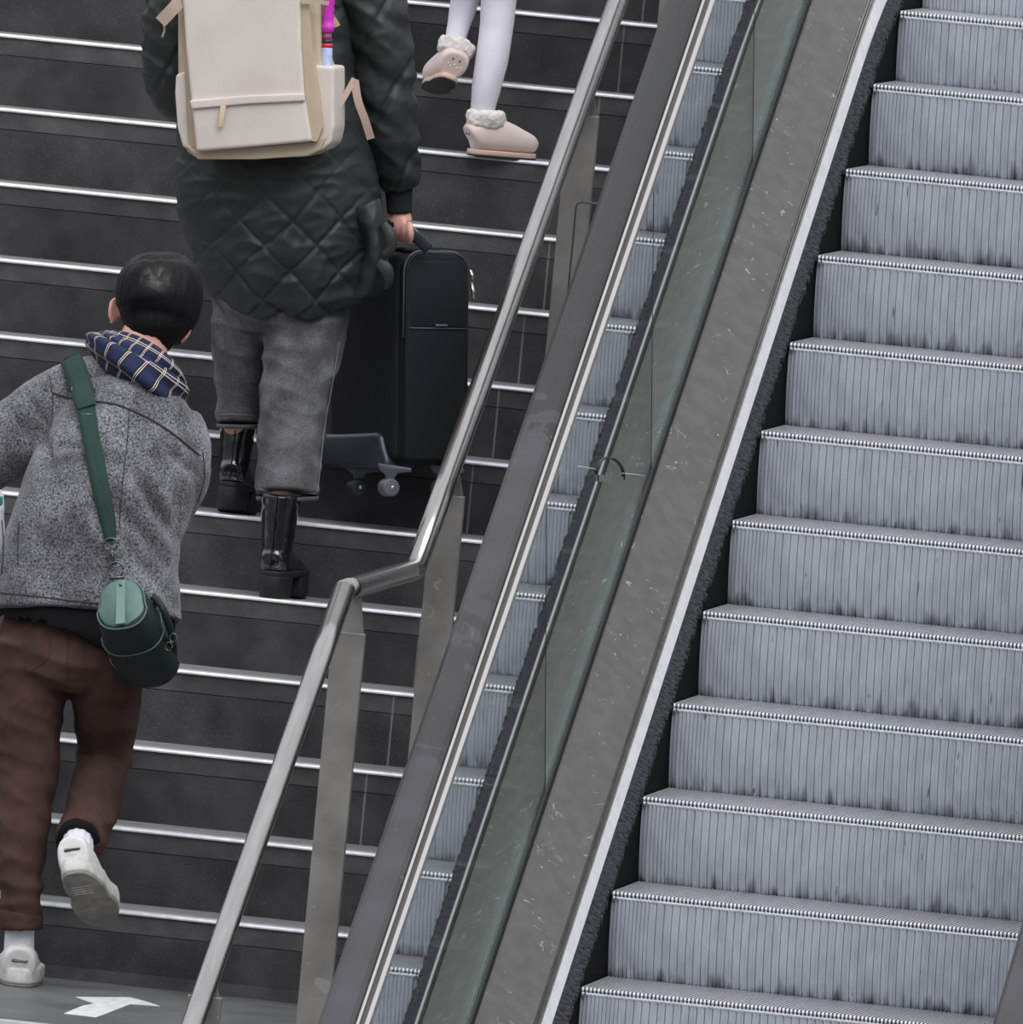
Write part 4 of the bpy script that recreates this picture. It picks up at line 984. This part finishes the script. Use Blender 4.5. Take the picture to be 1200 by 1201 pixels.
soft('flap_fold', [(222, 118), (290, 112), (356, 109.5), (357.5, 118.5), (290, 122), (225, 128)], YB-.008, .02, CREAM, pack, .004)
soft('side_pocket', [(367, 76), (392, 78), (392, 150), (388, 168), (376, 178), (366, 168), (372, 158)], YB+.035, .16, CREAM, pack, .010)
soft('side_pocket', [(206, 88), (217, 83), (219, 120), (222, 176), (214, 172), (208, 150), (205, 110)], YB+.045, .16, CREAM, pack, .008)
soft('gusset_welt', [(352, -60), (362, 0), (366, 60), (374, 110), (378, 150), (372, 166), (366, 166), (358, 112), (354, 50), (351, -60)], YB+.01, .05, TAN, pack, .006)
soft('base_panel', [(228, 176), (300, 172), (368, 166), (384, 160), (376, 176), (360, 183), (300, 187), (232, 187), (218, 172), (222, 170)], YB+.03, .17, TAN, pack, .008)
soft('zip_pull', [(258.5, 124), (265, 124), (261, 149), (255.5, 149)], YB-.013, .004, mat('beige_zip_pull', S(206, 186, 152), .7), pack, .001, seg=2)
def strap(name, pts, w, m=STRAPB, th=.004, par=pack):
    bm = bmesh.new(); P = catmull([list(q) for q in pts], 5); rings = []
    for i, (x, y, Y) in enumerate(P):
        x1, y1, _ = P[min(i+1, len(P)-1)]; x0, y0, _ = P[max(i-1, 0)]; l = math.hypot(x1-x0, y1-y0) or 1; nx, ny = -(y1-y0)/l*w/2, (x1-x0)/l*w/2
        rings.append([bm.verts.new(at(x+nx, y+ny, Y)), bm.verts.new(at(x-nx, y-ny, Y)), bm.verts.new(at(x-nx, y-ny, Y+th)), bm.verts.new(at(x+nx, y+ny, Y+th))])
    for A, B in zip(rings, rings[1:]):
        for j in range(4): bm.faces.new((A[j], B[j], B[(j+1) % 4], A[(j+1) % 4]))
    bm.faces.new(rings[0]); bm.faces.new(rings[-1][::-1]); return put(name, bm, m, par, smooth=False)
strap('shoulder_strap', [(416, 92, YW-.16), (405, 112, YW-.2), (393, 132, YW-.24), (390, 142, YW-.2)], 7)
strap('strap_end', [(416, 94, YW-.165), (420, 118, YW-.2), (428, 140, YW-.215), (435, 163, YW-.215)], 9.5)
strap('strap_end', [(218, -8, YB+.03), (205, 8, YB-.0), (188, 26, YB-.01)], 15)
strap('side_buckle_strap', [(354, 2, YB-.002), (372, 2, YB+.0), (386, 4, YB+.02)], 5, TAN)
strap('strap_end', [(384, 14, YB+.1), (392, 24, YB+.09), (396, 31, YB+.09)], 7, mat('tan_webbing', S(196, 172, 130), .8))
bm = bmesh.new(); tube(bm, [at(192, 28, YW-.30), at(193, 36, YW-.29), at(190, 44, YW-.29)], .0025, n=8, k=3); put('cord_tip', bm, mat('grey_cord', S(170, 175, 170), .6), pack)
# toy bubble wand / bottle in the side pocket
bt = empty('bubble_bottle', at(380, 76, YB+.1), 'bottle with a bright pink top and pale blue label in the backpack side pocket', 'bottle')
def cyl(name, secs, m, par, n=24, k=1):
    bm = bmesh.new(); loft(bm, [(x, y, Y, a, a*PX) for x, y, Y, a in secs], n=n, k=k); return put(name, bm, m, par)
YQ = YB+.07
cyl('bottle_body', [(382, 130, YQ, 7), (383, 57, YQ, 7), (383.2, 55, YQ, 6.4)], mat('pale_blue_label', S(176, 190, 226), .4, var=.12, vscale=60), bt)
cyl('red_label_band', [(383.2, 55.5, YQ, 7.1), (383.3, 51, YQ, 7.1)], mat('red_print', S(206, 44, 60), .4), bt)
cyl('dark_neck', [(383.3, 51, YQ, 6.8), (383.6, 46, YQ, 6.2)], mat('navy_print', S(40, 36, 70), .4), bt)
cyl('clear_neck', [(383.6, 46, YQ, 5.5), (384.3, 37, YQ, 5.0)], mat('pink_clear_neck', S(178, 90, 130), .25), bt)
cyl('pink_cap', [(384.3, 38, YQ, 7.2), (384.6, 30, YQ, 7.4), (384.8, 28, YQ, 6.2), (385, 22, YQ, 6.4), (385.1, 20, YQ, 7.0), (385.3, 14, YQ, 6.0), (385.4, 12, YQ, 7.0), (385.6, 6, YQ, 6.0), (385.7, 4, YQ, 7.2), (386, -10, YQ, 7.0), (386.4, -30, YQ, 5), (386.6, -60, YQ, 4)], PINK, bt)

# ------------------------------------------------------------------ suitcase
YS = -.12
sc0 = at(466, 400, YS)
case = empty('suitcase', at(466, 545, YS), 'black soft-sided wheeled suitcase carried by its top handle beside the grey jeans', 'suitcase')
# axes: front face turned towards the right, wheel side towards the left
zc = Vector((0, 0, 1)); zc = (UV_*1.0+RV*.012).normalized()
th_ = math.radians(38)
fa = (RV*math.cos(th_)+F*math.sin(th_)).normalized()       # along the front face (near corner to far right)
sa = (-RV*math.sin(math.radians(52))*1.0+F*math.cos(math.radians(52))).normalized()
fa = (fa-zc*fa.dot(zc)).normalized(); sa = (sa-zc*sa.dot(zc)); sa = (sa-fa*sa.dot(fa)).normalized()
cor = at(466, 545, YS-.05)
FW, SD, HT = 84*PX/math.cos(th_), 86*PX/abs(sa.dot(RV)), 252*PX
def cp_(u, v, w): return cor+fa*u+sa*v+zc*w
def cbox(name, u0, u1, v0, v1, w0, w1, m, par, bv=.012, seg=4, label=None):
    bm = bmesh.new(); vs_ = [bm.verts.new(cp_(u, v, w)) for u in (u0, u1) for v in (v0, v1) for w in (w0, w1)]
    for f in ((0, 1, 3, 2), (4, 6, 7, 5), (0, 4, 5, 1), (2, 3, 7, 6), (0, 2, 6, 4), (1, 5, 7, 3)): bm.faces.new([vs_[i] for i in f])
    bmesh.ops.recalc_face_normals(bm, faces=bm.faces)
    if bv: bmesh.ops.bevel(bm, geom=bm.edges[:]+bm.verts[:], offset=bv, segments=seg, profile=.5, affect='EDGES', clamp_overlap=True)
    return put(name, bm, m, par, label=label)
shell = cbox('case_shell', 0, FW, 0, SD, 0, HT, LUG, case, .03, 6)
def archloop(u0, u1, w0, w1, r, v, n=8):
    P_ = [(u0, w0), (u0, w1-r)]
    for i in range(1, n+1): a = math.pi-math.pi/2*i/n; P_.append((u0+r+r*math.cos(a), w1-r+r*math.sin(a)))
    for i in range(1, n+1): a = math.pi/2-math.pi/2*i/n; P_.append((u1-r+r*math.cos(a), w1-r+r*math.sin(a)))
    P_.append((u1, w0)); return [cp_(u, v, w) for u, w in P_]
def archsolid(name, u0, u1, w0, w1, r, v0, v1, m, par):
    bm = bmesh.new(); A = [bm.verts.new(q) for q in archloop(u0, u1, w0, w1, r, v0)]; B = [bm.verts.new(q) for q in archloop(u0, u1, w0, w1, r, v1)]
    bm.faces.new(A); bm.faces.new(B[::-1]); n = len(A)
    for i in range(n): bm.faces.new((A[i], B[i], B[(i+1) % n], A[(i+1) % n]))
    return bevel(put(name, bm, m, par), .006, 3, .5)
archsolid('front_pocket', .008, FW-.026, .012, HT-.006, .045, -.022, .02, LUG, case)
bm = bmesh.new(); tube(bm, archloop(.004, FW-.022, .30, HT-.0, .05, -.012), .0028, n=8); put('piping', bm, LUGT, shell)
bm = bmesh.new(); tube(bm, archloop(.006, FW-.024, .02, HT-.004, .047, -.020), .0016, n=8); put('pocket_zip', bm, mat('black_zip', S(36, 38, 46), .5), shell)
cbox('upper_pocket_panel', .018, FW-.036, -.0235, -.015, HT*.645, HT-.022, LUG, case, .004, 2)
bm = bmesh.new(); tube(bm, [cp_(.012, -.024, HT*.64), cp_(FW-.03, -.024, HT*.64)], .0015, n=8); put('panel_seam', bm, LUGT, shell)
cbox('logo_plate', FW*.42, FW*.42+.035, -.028, -.022, HT*.648, HT*.648+.006, mat('brushed_plate', S(120, 124, 140), .3, .8), case, .0015, 2)
zipb = case
for (u, w0, h) in ((FW-.012, HT-.065, .022), (FW-.008, HT-.112, .040)):
    bm = bmesh.new(); tube(bm, [cp_(u, -.012, w0+h), cp_(u+.001, -.018, w0+h*.5), cp_(u+.004, -.018, w0)], .0045, n=10); put('zip_puller', bm, mat('bright_zip_metal', S(214, 210, 205), .25, 1.0), case)
cbox('side_bumper', FW-.012, FW+.004, .01, SD-.03, .16, HT*.62, LUG, case, .004, 2)
# top handle held in the hand
g0, g1 = at(452, 262, hY+.02), at(505, 290, hY-.05)
bm = bmesh.new(); gp_ = [at(502, 292, YS-.02), at(492, 282, YS-.035), at(480, 273, hY-.012), at(468, 266, hY+.002), at(458, 263, hY+.018), at(450, 274, YS+.03), at(452, 292, YS+.03)]
loftw(bm, [(q-F*.022, .0140, .009) for q in gp_], n=14, k=4); put('grab_handle', bm, mat('dark_handle_grip', S(38, 41, 50), .5), case)
bm = bmesh.new(); tube(bm, [at(484, 267, YS-.05), at(491, 274, YS-.055), at(498, 281, YS-.055)], .003, n=8); put('handle_trim', bm, mat('bright_handle_metal', S(190, 196, 208), .2, 1.0), case)
cbox('handle_mount', -.0+.02, FW*.62, .01, .06, HT-.004, HT+.012, LUG, case, .008, 3)
# lower corner guard and casters
bm = bmesh.new()
P_ = [(-.012, .025, -.010), (-.012, SD+.006, -.010), (-.012, SD+.006, .070), (-.012, .075, .076), (-.012, .055, .070), (-.012, .045, .040), (-.012, .03, .012)]
A = [bm.verts.new(cp_(*q)) for q in P_]; B = [bm.verts.new(cp_(.08, q[1], q[2])) for q in P_]
bm.faces.new(A); bm.faces.new(B[::-1])
for i in range(len(A)): bm.faces.new((A[i], B[i], B[(i+1) % len(A)], A[(i+1) % len(A)]))
bevel(put('corner_guard', bm, mat('navy_plastic', S(46, 50, 62), .35), case), .012, 4, .5)
def caster(u, v, wm=WHEELM):
    c = cp_(u, v, -.004); bm = bmesh.new()
    x, y = proj(c)
    P_ = [(-18, -4), (22, 2), (22, 7), (6, 8), (2, 14), (1, 26), (-8, 28), (-9, 10), (-16, 4)]
    a = [bm.verts.new(c+RV*(dx*PX)-UV_*(dy*PX)-F*.012) for dx, dy in P_]; b = [bm.verts.new(q.co+F*.024) for q in a]
    bm.faces.new(a); bm.faces.new(b[::-1])
    for i in range(len(a)): bm.faces.new((a[i], b[i], b[(i+1) % len(a)], a[(i+1) % len(a)]))
    k = bevel(put('caster_fork', bm, mat('grey_blue_plastic', S(78, 82, 92), .35), case), .003, 2, .5)
    wc = c-RV*(5*PX)*1.0-UV_*(25*PX)
    ax_ = (RV*.45-F*.9).normalized()
    bm = bmesh.new(); M_ = ax_.to_track_quat('Z', 'Y').to_matrix().to_4x4(); M_.translation = wc-F*.004
    bmesh.ops.create_cone(bm, cap_ends=True, segments=28, radius1=.0215, radius2=.0215, depth=.036, matrix=M_)
    bevel(put('caster_wheel', bm, wm, k), .004, 3, .5)
    bm = bmesh.new(); ball(bm, wc+ax_*.020, (.006,)*3, 12, 8); put('axle_cap', bm, mat('bright_axle', S(190, 190, 190), .3, .9), k)
caster(-.004, .012); caster(FW-.06, .012); caster(.03, SD-.10, mat('black_wheel_rubber', S(34, 35, 38), .5))

# ================================================================== CHILD
YC = 1.32
zc1 = nose(5)[1]
fch = atZ(565, 185, zc1)
child = empty('person', (fch.x, YC, zc1), 'child in white tights and pale pink boots with fleece cuffs, climbing the stairs', 'person')
kR = [(585, -150, YC+.02, 34, .08), (587, -90, YC+.01, 29, .065), (586, -30, YC-.0, 23.5, .055), (585, 0, YC-.0, 22, .052), (582, 35, YC-.01, 20.5, .05), (577, 70, YC-.025, 20, .05), (571, 100, YC-.035, 18, .045), (566, 130, YC-.035, 15, .036), (563, 158, YC-.03, 14.5, .034), (566, 172, YC-.02, 14, .03)]
kL = [(548, -150, YC+.02, 32, .08), (549, -90, YC+.03, 27, .065), (548, -35, YC+.05, 21, .055), (545, 0, YC+.045, 17.5, .046), (539, 25, YC+.03, 14.5, .036), (535, 42, YC+.01, 13, .030), (533, 54, YC+.0, 12, .026)]
bm = bmesh.new(); loft(bm, shr(kR, .85)); loft(bm, shr(kL, .85)); loft(bm, [(567, -130, YC+.02, 56, .10), (567, -200, YC+.03, 48, .09), (567, -290, YC+.05, 52, .09), (567, -330, YC+.06, 22, .05), (567, -360, YC+.06, 20, .05)])
loft(bm, [(515, -290, YC+.05, 18, .04), (502, -220, YC+.04, 16, .035), (500, -165, YC+.1, 13, .03)]); loft(bm, [(620, -290, YC+.05, 18, .04), (632, -220, YC+.04, 16, .035), (634, -165, YC+.1, 13, .03)])
for hx in (500, 634): hand_px(bm, (hx, -160, YC+.11), (hx, -148, YC+.12), [[(hx-7+i*4.6, -140, YC+.12), (hx-7+i*4.6, -132, YC+.125), (hx-7+i*4.6, -126, YC+.12), (hx-7+i*4.6, -122, YC+.11)] for i in range(4)], [(hx+8, -150, YC+.12), (hx+12, -142, YC+.11), (hx+11, -136, YC+.10)], ra=9)
ballpx(bm, 567, -400, YC+.08, 37, .09, 48)
put('body', remesh(bm, .006, 2), SKIN, child)
bm = bmesh.new(); loft(bm, [(567, -455, YC+.07, 10, .03), (567, -440, YC+.07, 36, .085), (567, -400, YC+.06, 43, .095), (567, -355, YC+.04, 38, .06), (567, -330, YC+.03, 25, .03)]); put('brown_hair', remesh(bm, .006, 2, hairdisp), mat('brown_hair', S(52, 40, 34), .5), child)
bm = bmesh.new(); loft(bm, [(567, -60, YC+.02, 80, .15), (567, -130, YC+.02, 66, .13), (567, -210, YC+.03, 56, .11), (567, -290, YC+.05, 60, .105), (567, -325, YC+.06, 34, .07)], n=32)
loft(bm, [(520, -295, YC+.05, 25, .055), (502, -220, YC+.04, 23, .05), (500, -168, YC+.1, 19, .04)]); loft(bm, [(614, -295, YC+.05, 25, .055), (632, -220, YC+.04, 23, .05), (634, -168, YC+.1, 19, .04)])
put('winter_coat', remesh(bm, .007, 2, fold(.006, 12)), mat('pale_grey_cloth', S(176, 172, 176), .9), child)
bm = bmesh.new(); loft(bm, kR, n=28, k=5); loft(bm, kL, n=28, k=5)
put('white_tights', remesh(bm, .005, 4, lambda co, n: .001*fbm(co, 25, 2)), TIGHTS, child)
def cboot(M, w=1.0, eyes=True):
    bm = bmesh.new()
    S_ = [(0.0, .040, .031, .026), (.012, .046, .036, .037), (.05, .050, .035, .042), (.09, .046, .036, .038), (.13, .038, .038, .030), (.157, .032, .032, .024), (.172, .026, .018, .014)]
    loftw(bm, [(Vector((0, t, c+.004)), a, b) for t, c, a, b in S_], n=26, up=ZV, k=4, ex=2.3)
    loftw(bm, [(Vector((0, .04, .04)), .031, .037), (Vector((0, .038, .085)), .033, .037)], n=26, up=Vector((0, 1, 0)), k=3)
    me = remesh(bm, .004, 2); me.transform(M); up = put('pink_ankle_boot', me, PINKL, child)
    bm = bmesh.new(); solid(bm, outline(.176, .0345, skew=.003), .003, .016, M @ Matrix.Translation((0, -.002, 0)), .01); bevel(put('gum_rim', bm, GUM, up), .003, 2, .5)
    bm = bmesh.new(); solid(bm, outline(.174, .034, skew=.003), 0, .004, M); put('outsole', bm, DARKSOLE, up)
    bm = bmesh.new(); loftw(bm, [(Vector((0, .038, .070)), .036, .042), (Vector((0, .038, .077)), .043, .048), (Vector((0, .037, .092)), .045, .050), (Vector((0, .037, .106)), .043, .047), (Vector((0, .037, .112)), .034, .038)], n=40, up=Vector((0, 1, 0)), k=4)
    me = remesh(bm, .0035, 1, lambda co, n: .004*fbm(co, 55, 3)); me.transform(M); put('fleece_cuff', me, FUR, up)
    bm = bmesh.new()
    for k_ in range(3): tube(bm, [M @ Vector((x, .085+k_*.012, .074-k_*.009-abs(x)*.4)) for x in (-.02, -.008, .008, .02)], .0022, n=6)
    put('laces', bm, FUR, up)
    ub = bvh_of(up.data, wloc(up.parent)); d = (M.to_3x3() @ Vector((0, 1, 0))).normalized()
    for (x, z) in ((-.009, .052), (.009, .052)):
        P0 = M @ Vector((x, -.05, z)); h = ub.ray_cast(P0, d)[0]
        if h is None: continue
        bm = bmesh.new(); ball(bm, h, (.0022, .002, .0032), 10, 8); put('round_stud', bm, DARKSOLE, up)
    for (x, z) in ((-.016, .040), (-.008, .036), (0, .041), (.008, .036), (.016, .040)):
        P0 = M @ Vector((x, -.05, z)); h = ub.ray_cast(P0, d)[0]
        if h is None: continue
        bm = bmesh.new(); ball(bm, h, (.003, .0012, .0018), 8, 6); put('pale_stitch', bm, SOCK, up)
    return up
hb_ = atZ(549, 186, zc1); hb_ = at(549, 186, YC-.06); hb_.z = zc1+.0005
cboot(frame(hb_, (.86, .52, 0), (0, 0, 1)))
cboot(frame(at(527, 94, YC-.085), (-.42, .86, -.22), (.18, .30, .93)))

# ================================================================== LIGHT
w = bpy.data.worlds.new('overcast'); SC.world = w; w.use_nodes = True; N = w.node_tree.nodes; L = w.node_tree.links; N.clear()
wo = N.new('ShaderNodeOutputWorld'); bg = N.new('ShaderNodeBackground'); tc = N.new('ShaderNodeTexCoord'); sx = N.new('ShaderNodeSeparateXYZ')
L.new(tc.outputs['Generated'], sx.inputs[0]); r = N.new('ShaderNodeValToRGB'); L.new(sx.outputs[2], r.inputs[0])
cr = r.color_ramp; cr.elements[0].position = 0; cr.elements[0].color = (.15, .15, .155, 1); cr.elements[1].position = 1; cr.elements[1].color = (1.05, 1.08, 1.15, 1)
e = cr.elements.new(.18); e.color = (.33, .33, .34, 1); e = cr.elements.new(.45); e.color = (.8, .82, .86, 1)
L.new(r.outputs[0], bg.inputs[0]); bg.inputs[1].default_value = 1.0; L.new(bg.outputs[0], wo.inputs[0])
ld = bpy.data.lights.new('cloudy_sun', 'SUN'); ld.energy = 1.1; ld.angle = math.radians(40); lo = bpy.data.objects.new('cloudy_sun', ld); COL.objects.link(lo)
lo.rotation_euler = Vector((-.35, .75, -1.0)).to_track_quat('-Z', 'Y').to_euler()
vs = SC.view_settings; vs.view_transform = 'Standard'; vs.look = 'None'; vs.gamma = 1; vs.exposure = 0.6; vs.use_curve_mapping = False
